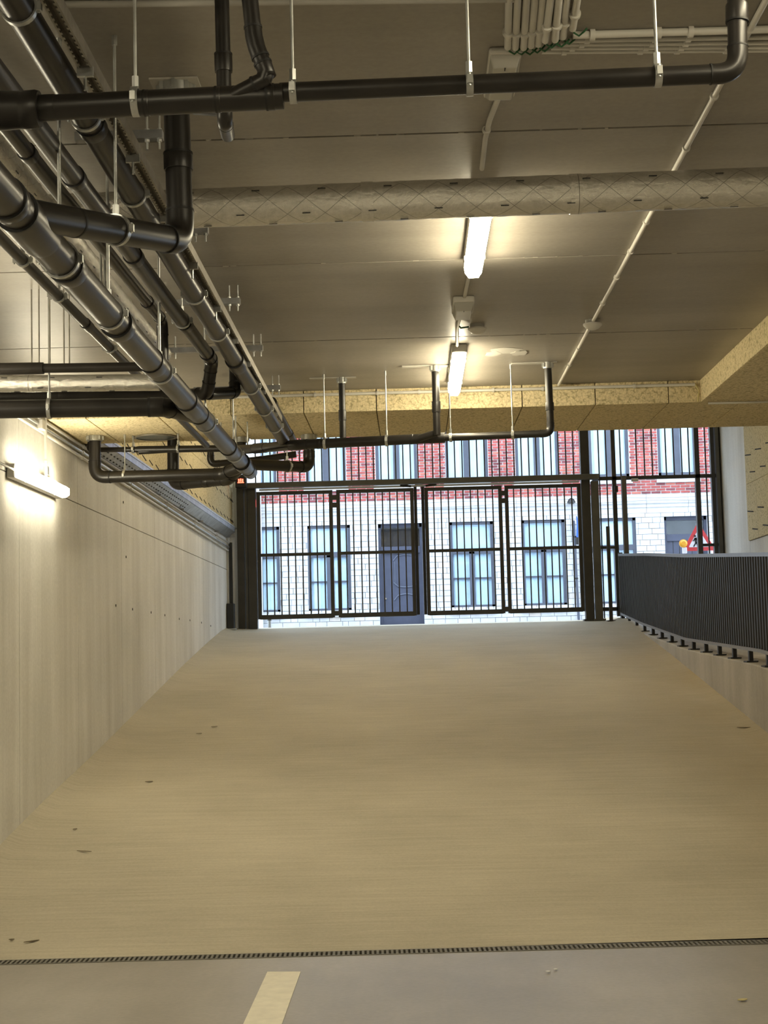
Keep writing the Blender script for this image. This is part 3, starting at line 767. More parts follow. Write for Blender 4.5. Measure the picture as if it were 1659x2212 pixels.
batten('lit batten lamp on the ceiling just before the clad beam', (.328, 10.06, ZL), 1.33)
batten('lit batten lamp mounted on the left concrete wall', (XW+.070, 10.67, 2.755), 1.40, wall=True, mat='wall_lamp_on')
for x, y, z, L_, lab in ((1.3, 3.1, ZL, 1.34, 'added unseen batten lamp over the parking floor just right of the viewer'), (-.9, 1.4, ZL, 1.34, 'added unseen batten lamp over the parking floor just left of the viewer'), (.33, -2.6, ZL, 1.34, 'lit batten lamp over the parking floor well behind the viewer'),  # lamps right and left of the viewer are added to brighten the near floor
                     (4.0, 3.0, ZL, 1.34, 'lit batten lamp over the parking bays right of the viewer'), (-1.6, -5.5, ZL, 1.34, 'lit batten lamp by the rear wall of the garage'),
                     (-1.3, 14.4, 4.836, 1.34, 'added batten lamp high in the entrance bay, hidden by the clad beam'), (-1.2, 18.2, 4.836, 1.34, 'added unseen batten lamp high over the middle of the ramp'), (2.6, 15.8, 4.836, 1.34, 'added unseen batten lamp high over the walkway')):  # the three high lamps are added, unseen, to warm the upper ramp
    batten(lab, (x, y, z), L_)

batten('lit batten lamp on the left wall nearer the viewer, outside the picture', (XW+.070, 7.05, 2.755), 1.40, wall=True, mat='wall_lamp_on')
batten('added batten lamp on the left wall beside the viewer, outside the picture', (XW+.070, 3.4, 2.755), 1.40, wall=True, mat='wall_lamp_on')  # unseen lamp added to brighten the near end of the garage

def conduit(label, pts, r=.010, clips=(), mat='white_plastic', group='conduits', name='conduit'):
    root = thing(name, label, 'conduit', pts[0], group)
    MB().sweep(pts, r, 12).build('tube', mat, root, smooth=True)
    for c in clips: MB().ring(c[0], c[1], r*1.55, r*.98, .016, 14).build('saddle', mat, root, smooth=True)
    return root
zc = ZC - .012
# straight conduit at X=1.085 with saddles and a detector
cl_pts = []
for py in (215, 325, 482, 545, 600, 655, 750, 785):
    q = at(1300, py, Z=zc); cl_pts.append((V(1.085, q.y, zc), (0,1,0)))
conduit('straight white conduit along the ceiling from upper right to the clad beam', [V(1.085, 3.0, zc), V(1.085, YS0-.03, zc)], clips=cl_pts)
# conduits of the lamp row
q = at(1065, 205, Z=zc).y
conduit('bent white conduit from the emergency lamp to the foil duct', [V(.345, q-.2, zc), V(.34, q, zc), V(.318, q+.25, zc), V(.312, 5.55, zc), V(.315, 5.9, zc)], clips=[(V(.312, 5.45, zc), (0,1,0))])
y0 = at(1013, 595, Z=zc).y; y1 = at(1010, 640, Z=zc).y; y2 = at(1000, 678, Z=zc).y
conduit('short white conduit between the near lamp and the junction box', [V(.33, 7.28, zc), V(.318, y1, zc)])
conduit('short white conduit between the junction box and the far lamp', [V(.31, y2-.05, zc), V(.30, 8.9, zc), V(.315, 9.42, zc)])
def housing(name, label, x, y, w, l, h, group=None):
    root = thing(name, label, 'emergency lamp', (x, y, ZC), group)
    MB().ext((x-w/2, y-l/2, ZC-h*.45), (x+w/2, y+l/2, ZC)).build('base', 'white_plastic', root, bevel=.008)
    vs = [(x+sx*w*k, y+sy*l*k, z) for z, k in ((ZC-h*.45, .47), (ZC-h, .36)) for sx, sy in ((-1,-1),(1,-1),(1,1),(-1,1))]
    MB().add(vs, [(0,3,2,1),(4,5,6,7),(0,1,5,4),(1,2,6,5),(2,3,7,6),(3,0,4,7)]).build('cover', 'clear_cover', root, bevel=.004)
    MB().box((x, y-l*.34, ZC-h-.001), (.004, .02, .003)).build('mark', 'sign_black', root)
    return root
yb0 = at(1085, 100, Z=ZC).y
housing('emergency_lamp', 'unlit white emergency lamp beside the conduit bundle at top right', .338, yb0+.20, .105, .40, .05)
housing('emergency_lamp', 'small white emergency lamp between the two lit ceiling lamps', .315, (y1+y2)/2-.02, .115, .32, .075)
def detector(label, x, y, r=.055):
    root = thing('smoke_detector', label, 'smoke detector', (x, y, ZC))
    MB().sweep([(x, y, ZC), (x, y, ZC-.018), (x, y, ZC-.022)], [r*.78, r*.78, r*.7], 24).build('base', 'grey_plastic', root, smooth=True)
    MB().sweep([(x, y, ZC-.022), (x, y, ZC-.030), (x, y, ZC-.048), (x, y, ZC-.058)], [r, r, r*.7, r*.3], 24).build('cap', 'white_plastic', root, smooth=True)
p = at(1031, 712, Z=ZC-.03); detector('white smoke detector beside the lamp row, wired in green', p.x, p.y)
o = MB().sweep([V(.305, p.y-.05, zc), V(.32, p.y-.02, zc-.01), V(p.x-.05, p.y, ZC-.012)], .005, 8).build('detector_wire', 'green_wire', smooth=True); tag(o, 'short green wire leading to the smoke detector by the lamp row', 'wire')
detector('white smoke detector on the straight conduit at right', 1.085, at(1262, 703, Z=ZC-.03).y)
# conduit bundle at top right
bot = [(1097,102),(1113,103),(1131,103),(1147,99),(1163,96),(1178,88),(1199,86),(1216,80),(1237,62)]
top = [(1100,-20),(1119,-20),(1139,-20),(1157,-20),(1174,-20),(1192,-20),(1209,-20),(1226,-20),(1250,-20)]
for i, (bt, tp) in enumerate(zip(bot, top)):
    z = zc - (.012 if i in (5, 6) else 0)
    p = at(*tp, Z=z); q = at(*bt, Z=z); p = extend(q, p, 3.0) if abs(p.y-q.y) > .05 else p
    conduit('%s from the left of the nine white conduits bundled at top right' % ORD[i], [p, q], .0115, clips=[(q+(p-q)*.07, p-q)], group='bundled conduits')
    o = MB().sweep([q, q+V(.006, .018, -.006), q+V(.022, .028, -.012), q+V(.036, .016, -.004), q+V(.046, .02, .008)], .003, 8).build('wire_tail', 'green_wire', smooth=True)
    tag(o, 'green wire tail leaving the %s bundled conduit' % ORD[i], 'wire', 'green wire tails')
for i, (xa, ya_, yb_) in enumerate(((1238, 76, 62), (1225, 88, 80), (1212, 96, 92), (1190, 104, 101), (1170, 112, 108))):
    p = at(xa, ya_, Z=zc); q = at(1700, yb_, Z=zc)
    conduit('%s from the front of the five white conduits running right from the bundle' % ORD[4-i], [p, q], .012 if i == 0 else .0075, clips=[(p+(q-p)*t, q-p) for t in (.09, .4, .55, .75)], group='conduits to the right')
p = at(120, 10, Z=zc); q = at(1110, -2, Z=zc)
conduit('long grey conduit along the very top of the picture', [p, q], .010, mat='grey_plastic')
# conduit along the top of the clad beam
yk = YS0-.022; cps = []
for px in (585, 680, 815, 905, 985, 1065, 1172, 1370):
    q = at(px, 830, Y=yk); cps.append((V(q.x, yk, ZC-.035), (1,0,0)))
conduit('white conduit along the top edge of the clad beam', [V(-1.35, yk, ZC-.035), V(2.06, yk, ZC-.035)], .011, clips=cps)
conduit('short pale cable down the corner of the two clad beams', [V(2.06, yk, ZC-.03), V(2.085, yk-.01, ZC-.08), V(2.075, yk, ZS-.0)], .006, mat='straw')
conduit('thin conduit under the clad beam corner at right', [V(2.15, YS0-.02, ZS-.014), V(3.6, YS0-.02, ZS-.014)], .008)

# ================================================================== LEFT WALL SERVICES
def tube_on_wall(px0, py0, px1, py1, dx, r, label, mat='galvanised'):
    a = at(px0, py0, X=XW+dx); b = at(px1, py1, X=XW+dx); z = (a.z+b.z)/2
    a = extend(a, b, 8.0); 
    return conduit(label, [a, b], r, mat=mat, group='wall conduits', clips=[(a+(b-a)*t, b-a) for t in (.15,.3,.45,.6,.75,.9)])
tube_on_wall(172, 985, 494, 1190, .02, .012, 'lowest of the three conduits under the wall tray', 'white_plastic')
tube_on_wall(176, 976, 494, 1182, .03, .012, 'middle of the three conduits under the wall tray', 'galvanised')
tube_on_wall(181, 966, 494, 1173, .04, .012, 'topmost of the three conduits under the wall tray', 'grey_plastic')
ta = at(150, 935, X=XW+.06); tb = at(497, 1164, X=XW+.06)
root = thing('cable_tray', 'galvanised perforated cable tray along the top of the left wall', 'cable tray', (XW, 11.2, ta.z))
z0 = (ta.z+tb.z)/2+.02; ye = YG-.25; yn = YS1+.02
m = MB()
vs = [(XW+.02, yn, z0-.02), (XW+.02, ye, z0-.02), (XW+.115, ye, z0+.06), (XW+.115, yn, z0+.06)]
m.add(vs + [(a_+.004, b_, c_-.006) for a_, b_, c_ in vs], [(0,1,2,3), (7,6,5,4), (0,4,5,1), (1,5,6,2), (2,6,7,3), (3,7,4,0)])
m.build('perforated_base', 'tray_steel', root)
m = MB(); yy = yn+.1
tl = Matrix.Rotation(math.atan2(.08, .095), 3, 'Y').inverted()
while yy < 17.6:
    for q in (.30, .68): m.box((XW+.02+.095*q+.0035, yy, z0-.02+.08*q-.0045), (.012, .055, .008), tl)
    yy += .14
o = m.build('perforations', 'joint_dark', root); o['kind'] = 'stuff'
MB().ext((XW+.113, yn, z0+.06), (XW+.122, ye, z0+.115)).build('side_lip', 'tray_steel', root)
MB().ext((XW+.06, yn, z0+.115), (XW+.128, YG-.02, z0+.132)).build('cover', 'galvanised', root)
MB().ext((XW+.0, ye-.02, z0-.02), (XW+.115, ye, z0+.115)).build('end_plate', 'tray_steel', root)
for k in range(6): MB().ext((XW+.0, 12.6+1.6*k, z0-.045), (XW+.07, 12.63+1.6*k, z0-.028)).build('bracket', 'tray_steel', root)
# drop to the wall lamp and its bracket and cable
p = at(98, 900, X=XW+.05); q = at(99, 1028, X=XW+.05); yq = (p.y+q.y)/2
conduit('white tube dropping to the lamp on the left wall', [V(XW+.05, yq, ZS+.1), V(XW+.05, yq, q.z), V(XW+.05, yq+.02, q.z-.01)], .010, clips=[(V(XW+.05, yq, q.z+.10), (0,0,1))])
root = thing('lamp_bracket', 'pale bracket above the lamp on the left wall', 'bracket', (XW+.05, yq, 2.85))
MB().box((XW+.03, yq+.2, 2.822), (.03, .30, .008)).build('arm', 'white_plastic', root)
MB().box((XW+.05, yq+.02, 2.86), (.03, .04, .06)).build('clamp', 'galvanised', root)
p = at(0, 1000, X=XW+.03); 
conduit('cable running left from the wall lamp', [V(XW+.03, 8.5, p.z+.01), V(XW+.03, p.y, p.z), V(XW+.06, 9.98, 2.757)], .008, mat='grey_plastic')
root = thing('junction_box', 'small white box among the conduits at the top of the left wall', 'box', at(88, 918, X=XW+.04))
c = at(88, 918, X=XW+.04); MB().box(c, (.05, .10, .07)).build('body', 'white_plastic', root, bevel=.006); MB().cyl(c+V(.0, .05, -.02), c+V(.0, .12, -.02), .014, 12).build('gland', 'white_plastic', root)
# circular vent in the underside of the beam
c = at(336, 944, Z=ZS-.004)
root = thing('ceiling_vent', 'dark round vent cover under the clad beam at left', 'vent', c)
MB().sweep([c+V(0,0,.004), c+V(0,0,-.004)], .155, 40).build('disc', 'pipe_green', root, smooth=True)
MB().ring(c+V(0,0,-.004), (0,0,1), .165, .150, .010, 40).build('rim', 'rail_steel', root, smooth=True)

# ================================================================== FLOOR DETAILS
o = MB().add([(-.742, 3.0, .0005), (-.582, 3.0, .0005), (-.580, 7.475, .0005), (-.740, 7.488, .0005), (-.742, 3.0, .003), (-.582, 3.0, .003), (-.580, 7.475, .003), (-.740, 7.488, .003)],
             [(0,3,2,1),(4,5,6,7),(0,1,5,4),(1,2,6,5),(2,3,7,6),(3,0,4,7)]).build('parking_line', 'line_paint')
tag(o, 'cream painted parking line on the grey floor', 'line')
root = thing('drain_channel', 'slotted drain grating across the foot of the ramp', 'drain', (0, 7.92, 0))
sl = math.atan(.0316)
Mz = Matrix.Rotation(sl, 3, 'Z')
for off, w_ in ((-.053, .012), (.053, .012)):
    m = MB()
    m.box((Vector((1.8, 7.92+.0316*1.8+off, -.008))), (9.4, w_, .022), Mz); m.build('frame_bar', 'grate', root)
bar = unit_box('grate_bar', 'grate', (.0125, .095, .018))
i = 0; x = -2.60
while x < 2.9 and i < 300:
    share('grate_bar', bar, (x, drain_y(x), -.006), root, rot=(0, 0, sl)); x += .0245; i += 1
def on_ramp(px, py):
    d_ = RIGHT*(px-IW/2) + DOWN*(py-IH/2) + FWD*F; lo, hi = 3.0, 24.0
    for _ in range(60):
        mid = (lo+hi)/2; q = V(0,0,EYE) + d_*(mid/d_.y)
        if q.z > ramp_z(mid): lo = mid
        else: hi = mid
    return V(0,0,EYE) + d_*(lo/d_.y)
def leaf(label, px, py, L, w_, rot, mat, ramp_=True, name='dry_leaf', cat='leaf'):
    c = on_ramp(px, py) if ramp_ else at(px, py, Z=0)
    prof = [(-.5, 0), (-.25, .35), (.1, .5), (.4, .2), (.5, 0), (.35, -.3), (-.05, -.5), (-.3, -.3)]
    M = Matrix.Rotation(rot, 3, 'Z'); pts = [c + M @ V(a_*L, b_*w_, .006+.02*abs(a_)*w_*2) for a_, b_ in prof]
    o = MB().prism(pts, (0,0,0), (0,0,.003)).build(name, mat); tag(o, label, cat, 'litter on the floor')
leaf('dark dry leaf in the middle left of the ramp, upper of two', 463, 1571, .06, .03, .4, 'leaf_dry')
leaf('dark dry leaf in the middle left of the ramp, lower of two', 430, 1586, .05, .02, .1, 'leaf_dry')
leaf('dry leaf lying alone on the left half of the ramp', 322, 1690, .06, .03, .3, 'leaf_dry')
leaf('small dark leaf near the left wall low on the ramp', 162, 1793, .04, .02, 1, 'leaf_dry')
leaf('long twig near the left wall low on the ramp', 182, 1841, .12, .012, -.5, 'leaf_dry', name='twig', cat='twig')
leaf('dark twig at the far left just above the drain', 68, 2036, .09, .018, .7, 'leaf_dry', name='twig', cat='twig')
leaf('crumpled leaf at the far left just above the drain', 25, 2032, .03, .02, .2, 'leaf_dry')
leaf('dark leaf at the foot of the kerb high on the ramp', 1477, 1419, .09, .05, .2, 'leaf_dry')
leaf('brown twig at the right edge of the ramp', 1607, 1573, .12, .03, -.4, 'leaf_dry', name='twig', cat='twig')
leaf('white scrap on the grey floor, left of a pair', 1184, 2102, .022, .03, 0, 'paper_scrap', False, 'paper_scrap', 'scrap')
leaf('white scrap on the grey floor, right of a pair', 1200, 2097, .020, .025, 0, 'paper_scrap', False, 'paper_scrap', 'scrap')
leaf('pale straw on the grey floor at bottom right', 1604, 2163, .05, .03, .4, 'straw', False, 'straw_wisp', 'straw')

# ================================================================== BALUSTRADE ON THE KERB
XB = 2.985
BT = [(11.4, 2.145), (12.8, 2.242), (16.7, 2.475), (19.5, 2.668), (22.1, 2.828)]
BB = [(11.4, 1.315), (13.3, 1.445), (16.9, 1.575), (20.0, 1.80), (22.1, 1.985)]
def lerp(tab, y):
    for (a_, za), (b_, zb) in zip(tab, tab[1:]):
        if y <= b_: return za + (zb-za)*(y-a_)/(b_-a_)
    return tab[-1][1]
root = thing('balustrade', 'dark ribbed metal balustrade on the kerb right of the ramp', 'balustrade', (XB, 16, 1.4))
ysb = [11.4 + (22.1-11.4)*k/40 for k in range(41)]
for nm, tab, h, wd, mt in (('top_rail', BT, .035, .05, 'rail_cap'), ('bottom_rail', BB, .03, .05, 'rail_cap')):
    MB().sweep([V(XB, yy, lerp(tab, yy)) for yy in ysb], 1.0, 4, prof=[(-wd/2, h/2), (wd/2, h/2), (wd/2, -h/2), (-wd/2, -h/2)]).build(nm, mt, root)
m = MB(); vs = []
for yy in ysb: vs += [(XB+.012, yy, lerp(BB, yy)+.01), (XB+.012, yy, lerp(BT, yy)-.01), (XB+.018, yy, lerp(BT, yy)-.01), (XB+.018, yy, lerp(BB, yy)+.01)]
m.add(vs, [(4*i+j, 4*i+(j+1) % 4, 4*(i+1)+(j+1) % 4, 4*(i+1)+j) for i in range(40) for j in range(4)]); m.build('backing_sheet', 'rail_dark', root)
rib = {}
yy = 11.45
while yy < 22.05:
    z0_, z1_ = lerp(BB, yy)+.012, lerp(BT, yy)-.012
    if 'm' not in rib: rib['m'] = MB().add([(-.022,-.018,0), (.012,-.03,0), (.012,.03,0), (-.022,.018,0), (-.022,-.018,1), (.012,-.03,1), (.012,.03,1), (-.022,.018,1)], [(0,3,2,1),(4,5,6,7),(0,1,5,4),(1,2,6,5),(2,3,7,6),(3,0,4,7)]).mesh('rib', 'rail_dark')
    share('rib', rib['m'], (XB, yy, z0_), root, scale=(1, 1, z1_-z0_)); yy += .1
yy = 11.7
while yy < 22.1:
    zb_ = lerp(BB, yy); zk = kerb_z(yy)
    f_ = MB().box((XB, yy, (zb_+zk)/2), (.035, .05, zb_-zk+.01)).build('foot', 'rail_dark', root)
    MB().box((XB, yy, zk+.006), (.10, .15, .012)).build('base_plate', 'rail_dark', f_)
    yy += .69
MB().ext((XB-.02, 22.08, 1.88), (XB+.04, 22.13, 2.86)).build('end_post', 'gate_steel_light', root)

# ================================================================== GATE
def gz(px, py): return at(px, py, Y=YG).z
def gx(px, py=1200): return at(px, py, Y=YG).x
ZG0 = 1.94                               # gate threshold
zb = gz(900, 1325); zt = gz(900, 1057); zm = gz(900, 1191); zbeam = gz(900, 1043)
bar_m = unit_box('bar', 'gate_steel', (.018, .018, 1.0))
def leaf_gate(label, xa, xb, n):
    root = thing('gate_leaf', label, 'gate leaf', ((xa+xb)/2, YG, zb), 'folding gate leaves')
    for x in (xa, xb): MB().ext((x-.026, YG-.03, zb-.03), (x+.026, YG+.03, zt+.02)).build('stile', 'gate_steel', root)
    MB().ext((xa, YG-.028, zt-.03), (xb, YG+.028, zt+.02)).build('top_rail', 'gate_steel', root)
    MB().ext((xa, YG-.028, zb-.035), (xb, YG+.028, zb+.03)).build('bottom_rail', 'gate_steel', root)
    MB().ext((xa, YG-.022, zm-.022), (xb, YG+.022, zm+.022)).build('middle_rail', 'gate_steel', root)
    for k in range(1, n+1):
        x = xa + (xb-xa)*k/(n+1)
        share('bar', bar_m, (x, YG, (zb+zt)/2), root, scale=(1, 1, zt-zb))
    return root
gxs = [(gx(560), gx(717)), (gx(733), gx(893)), (gx(924), gx(1084)), (gx(1098), gx(1255))]
LEAVES = []
for nm, (xa, xb) in zip(('leftmost leaf of the dark barred folding gate', 'second leaf from the left of the dark barred folding gate, left of the centre gap', 'third leaf from the left of the dark barred folding gate, right of the centre gap', 'rightmost leaf of the dark barred folding gate'), gxs):
    LEAVES.append(leaf_gate(nm, xa, xb, 9))
for j, (xa, xb) in enumerate(((gxs[0][1], gxs[1][0]), (gxs[2][1], gxs[3][0]))):
    root = LEAVES[2*j]
    for zz in (zt-.09, zt-.20, zb+.03):
        MB().box(((xa+xb)/2, YG-.01, zz), (xb-xa-.03, .045, .07)).build('hinge_block', 'gate_steel', root)
# centre seal of the gate
xa, xb = gxs[1][1], gxs[2][0]
root = thing('gate_seal', 'dark rubber edges closing the gap in the middle of the gate', 'gate seal', ((xa+xb)/2, YG, zb))
for x in (xa+.05, xb-.05): MB().ext((x-.022, YG-.06, zb-.02), (x+.022, YG+.02, zt+.03)).build('edge_strip', 'rubber', root)
MB().box(((xa+xb)/2, YG-.04, zt+.06), (.11, .05, .03)).build('guide', 'white_paint', root)
# beam and posts
root = thing('gate_beam', 'dark box beam over the folding gate with a white strip under it', 'beam', (0, YG, zbeam))
MB().ext((gx(524, 1050), YG-.20, zbeam-.032), (gx(1291, 1040), YG-.06, zbeam+.042)).build('box_section', 'gate_steel_light', root, bevel=.006)
MB().ext((gx(560, 1050), YG-.05, zbeam-.062), (gx(1250, 1040), YG-.01, zbeam-.034)).build('white_strip', 'white_paint', root)  # plain white bar in the gap under the beam
for s in (gx(880), gx(935)): MB().box((s, YG-.05, zt+.05), (.16, .05, .03), Matrix.Rotation(.12 if s < 0.1 else -.12, 3, 'Y')).build('guide_arm', 'gate_steel', root)
def post(label, xa, xb, z0_, z1_, ya_=YG-.08, yb_=YG+.08, mat='gate_steel', name='gate_post', foot=True):
    root = thing(name, label, 'post', ((xa+xb)/2, (ya_+yb_)/2, z0_))
    MB().ext((xa, ya_, z0_), (xb, yb_, z1_)).build('shaft', mat, root, bevel=.004)
    if foot: MB().ext((xa-.03, ya_-.03, z0_-.005), (xb+.03, yb_+.03, z0_+.02)).build('base_plate', mat, root)
    return root
post('outer dark post at the left end of the gate, against the concrete', gx(514), gx(529), 1.87, gz(520, 1045))
POST_IN = post('inner wide dark post carrying the leftmost gate leaf', gx(537), gx(555), 1.87, gz(540, 1050))
root = post('lighter strip post between the two left gate posts', gx(530), gx(536), 1.87, gz(540, 1050), YG-.04, YG+.04, 'gate_steel_light', foot=False)
post('wide dark post carrying the rightmost gate leaf', gx(1260), gx(1279), 1.9, 4.88)
post('dark post just right of the gate carrying the fixed bars', gx(1281), gx(1297), 1.9, gz(1290, 1040), YG-.10, YG+.02, 'gate_steel_light')
struct(MB().ext((XW-.02, YG+.10, 1.6), (gx(515), YG+.45, 4.95)).build('wall_jamb_left', 'wall_concrete'), 'concrete jamb between the left wall and the gate post')
# wall bits left of the gate
root = thing('gate_motor', 'black motor box low on the wall left of the gate', 'gate motor', (XW+.06, YG-.3, 1.9))
MB().ext((XW+.005, YG-.42, 1.90), (XW+.11, YG-.27, 2.26)).build('housing', 'black_box', root, bevel=.008)
MB().ext((XW+.005, YG-.44, 1.885), (XW+.13, YG-.25, 1.905)).build('base_plate', 'galvanised', root)
o = MB().ext((XW+.03, YG-.25, 1.9), (XW+.075, YG-.2, 3.14)).build('guide_profile', 'black_box', bevel=.004); tag(o, 'thin black upright profile at the wall left of the gate', 'profile')
o = MB().ext((XW+.001, YG-.22, 1.9), (XW+.02, YG-.05, 3.14)).build('jamb_strip', 'white_paint'); tag(o, 'narrow white strip on the wall end left of the gate', 'strip')
root = thing('warning_light', 'black box with a glowing red display above the left gate post', 'signal lamp', (gx(521), YG-.25, gz(521, 1045)))
c = at(521, 1040, Y=YG-.3); MB().box(c, (.16, .12, .19)).build('housing', 'black_box', root, bevel=.01)
m = MB()
for k in range(3):
    MB().box(c + V(-.028+.028*k, -.062, .008+.004*(k % 2)), (.018, .006, .045)).build('red_segment', 'led_red', root)
MB().box(c+V(0, -.062, -.024), (.09, .006, .012)).build('red_segment', 'led_red', root)
c = at(555, 1087, Y=YG); MB().box((c.x+.004, YG, c.z), (.02, .05, .12)).build('red_reflection', 'led_red', POST_IN, bevel=.006)  # glowing block put in as the red display's reflection on the post
# fixed bars above the gate
root = thing('fixed_grille', 'fixed upright bars above the folding gate', 'grille', (0, YG, zbeam))
x = gx(555)
while x < gx(1258):
    share('bar', bar_m, (x, YG, (zbeam+4.88)/2+.02), root, scale=(1, 1, 4.88-zbeam)); x += .1075
MB().ext((gx(555), YG-.02, 4.84), (gx(1262), YG+.02, 4.89)).build('top_rail', 'gate_steel', root)
# fixed bars right of the gate
root = thing('fixed_grille', 'fixed full-height barred screen right of the folding gate', 'grille', (3.5, YG, 1.95))
ztr = gz(1420, 1031); zmr = gz(1420, 1180)
MB().ext((gx(1285), YG-.03, ztr-.025), (gx(1572), YG+.03, ztr+.025)).build('rail', 'gate_steel', root)
MB().ext((gx(1297), YG-.02, zmr-.02), (gx(1333), YG+.02, zmr+.02)).build('rail', 'gate_steel', root)
MB().ext((gx(1515), YG-.02, zmr-.02), (gx(1568), YG+.02, zmr+.02)).build('rail', 'gate_steel', root)
MB().ext((gx(1297), YG-.03, zb-.035), (gx(1330), YG+.03, zb+.02)).build('rail', 'gate_steel', root)
MB().ext((gx(1285), YG-.02, 4.84), (gx(1572), YG+.02, 4.89)).build('rail', 'gate_steel', root)
for px in (1301, 1317):
    share('bar', bar_m, (gx(px), YG, 3.4), root, scale=(1, 1, 2.95))
for px in (1348, 1383, 1400, 1417, 1447, 1464, 1481, 1497):
    share('bar', bar_m, (gx(px), YG, (ztr+4.88)/2), root, scale=(1, 1, 4.88-ztr))
for px in (1533, ):
    share('bar', bar_m, (gx(px), YG, 3.4), root, scale=(1, 1, 2.95))
MB().ext((gx(1328), YG-.03, 1.95), (gx(1337), YG+.03, 4.88)).build('stile', 'gate_steel', root)
MB().ext((gx(1509), YG-.03, 1.95), (gx(1519), YG+.03, 4.88)).build('stile', 'gate_steel', root)
MB().ext((gx(1543), YG-.05, 1.95), (gx(1551), YG+.05, 4.88)).build('stile', 'gate_steel', root)
MB().ext((gx(1553), YG-.10, 1.95), (gx(1560), YG+.02, 4.88)).build('stile', 'gate_steel_light', root)
MB().ext((gx(1562), YG-.03, 1.95), (gx(1568), YG+.08, 4.88)).build('stile', 'gate_steel', root)
MB().box((gx(1335), YG-.05, zt-.08), (.05, .09, .09)).build('lock_box', 'black_box', root)
post('greyish post standing before the barred screen, behind the balustrade', gx(1346), gx(1356), 1.9, gz(1350, 1030), YG-.16, YG-.05, 'gate_steel_light')
post('dark post before the barred screen at far right, hiding part of the warning sign', gx(1505), gx(1514), 1.9, gz(1510, 1042), YG-.16, YG-.06, 'gate_steel')
post('thin dark post at the street end of the balustrade', at(1316, 1240, Y=21.9).x-.02, at(1316, 1240, Y=21.9).x+.028, 1.87, at(1313, 1137, Y=21.9).z, 21.87, 21.93, 'gate_steel')
o = MB().box(at(1371, 1037, Y=YG-.05), (.10, .04, .045)).build('closer_box', 'white_plastic', bevel=.006); tag(o, 'small pale box on the rail of the barred screen', 'box')
# camera, switch box and conduit at the right end
root = thing('security_camera', 'small black box camera above the rail end at far right', 'camera', at(1574, 1016, Y=YG-.1))
c = at(1574, 1016, Y=YG-.12); MB().box(c, (.09, .09, .09)).build('body', 'black_box', root, bevel=.008); MB().cyl(c+V(-.01, -.045, 0), c+V(-.01, -.06, 0), .026, 16).build('lens', 'rubber', root); MB().box(c+V(.02,.03,-.09), (.06, .06, .09)).build('mount', 'gate_steel', root)
root = thing('switch_box', 'small white box under the camera at far right', 'box', at(1580, 1046, Y=YG-.1))
c = at(1580, 1046, Y=YG-.12); MB().box(c, (.09, .05, .09)).build('body', 'white_plastic', root, bevel=.006); MB().box(c+V(0,-.027,0), (.07,.006,.07)).build('lid', 'white_plastic', root)
c2 = at(1588, 1060, Y=YG-.12)
conduit('thin white conduit running down from the small box at far right', [V(c2.x, YG-.12, c.z-.04), V(c2.x+.01, YG-.12, 1.9)], .010)
o = MB().ext((gx(1569), YG-.06, 1.9), (XR+.01, YG+.1, 4.9)).build('jamb_pier', 'kerb_concrete'); tag(o, 'plain concrete pier between the barred screen and the right wall', 'pier')

# ================================================================== HOUSE FRONTS ACROSS THE STREET
def fx(px, py=1200): return at(px, py, Y=YF).x
def fzz(px, py): return at(px, py, Y=YF).z
house = thing('terraced_house', 'terraced house front with white stone ground floor and red brick upper floor', 'building', (1, YF, 1.93))
ZBAND0, ZBAND1 = fzz(900, 1121), fzz(900, 1080)         # pale string course between the floors
XL, XRR = -4.2, 8.4
MB().ext((XL, YF+.34, 1.7), (XRR, YF+.5, 9.0)).build('rear_wall', 'room_dark', house)
ZU0 = fzz(900, 1043)                                     # sill line upstairs
ZU1 = ZU0 + 1.75
def opening_px(a_, b_): return fx(a_), fx(b_)
ZW0, ZW1 = fzz(900, 1318), fzz(900, 1128)
ground = [opening_px(518, 604) + (ZW0, ZW1, 'w'), opening_px(665, 757) + (ZW0, ZW1, 'w'), opening_px(818, 913) + (1.93, ZW1, 'd'),
          opening_px(972, 1067) + (ZW0, ZW1, 'w'), opening_px(1128, 1222) + (ZW0, ZW1, 'w'), opening_px(1289, 1376) + (ZW0, ZW1, 'w'), opening_px(1438, 1531) + (1.93, ZW1, 'd')]
upper = [opening_px(a_, b_) + (ZU0, ZU1, 'u') for a_, b_ in ((515, 600), (664, 751), (816, 906), (968, 1060), (1120, 1214), (1280, 1367), (1430, 1515))]
ops = ground + upper
def wall_cells(z0_, z1_, openings):
    """rectangles of solid wall round the openings of one floor"""
    out = []; xs_ = XL
    for (xa, xb, za, zb_, _) in openings:
        out.append((xs_, xa, z0_, z1_))
        if za > z0_+.01: out.append((xa, xb, z0_, za))
        if zb_ < z1_-.01: out.append((xa, xb, zb_, z1_))
        xs_ = xb
    out.append((xs_, XRR, z0_, z1_)); return out
m = MB()
for (a_, b_, c_, d_) in wall_cells(1.7, ZBAND0, ground): m.ext((a_, YF+.02, c_), (b_, YF+.34, d_))
m.build('ground_wall', 'stone_joint', house)
m = MB()
for (a_, b_, c_, d_) in wall_cells(ZBAND1, 9.0, upper): m.ext((a_, YF+.015, c_), (b_, YF+.34, d_))
m.build('upper_wall', 'mortar', house)
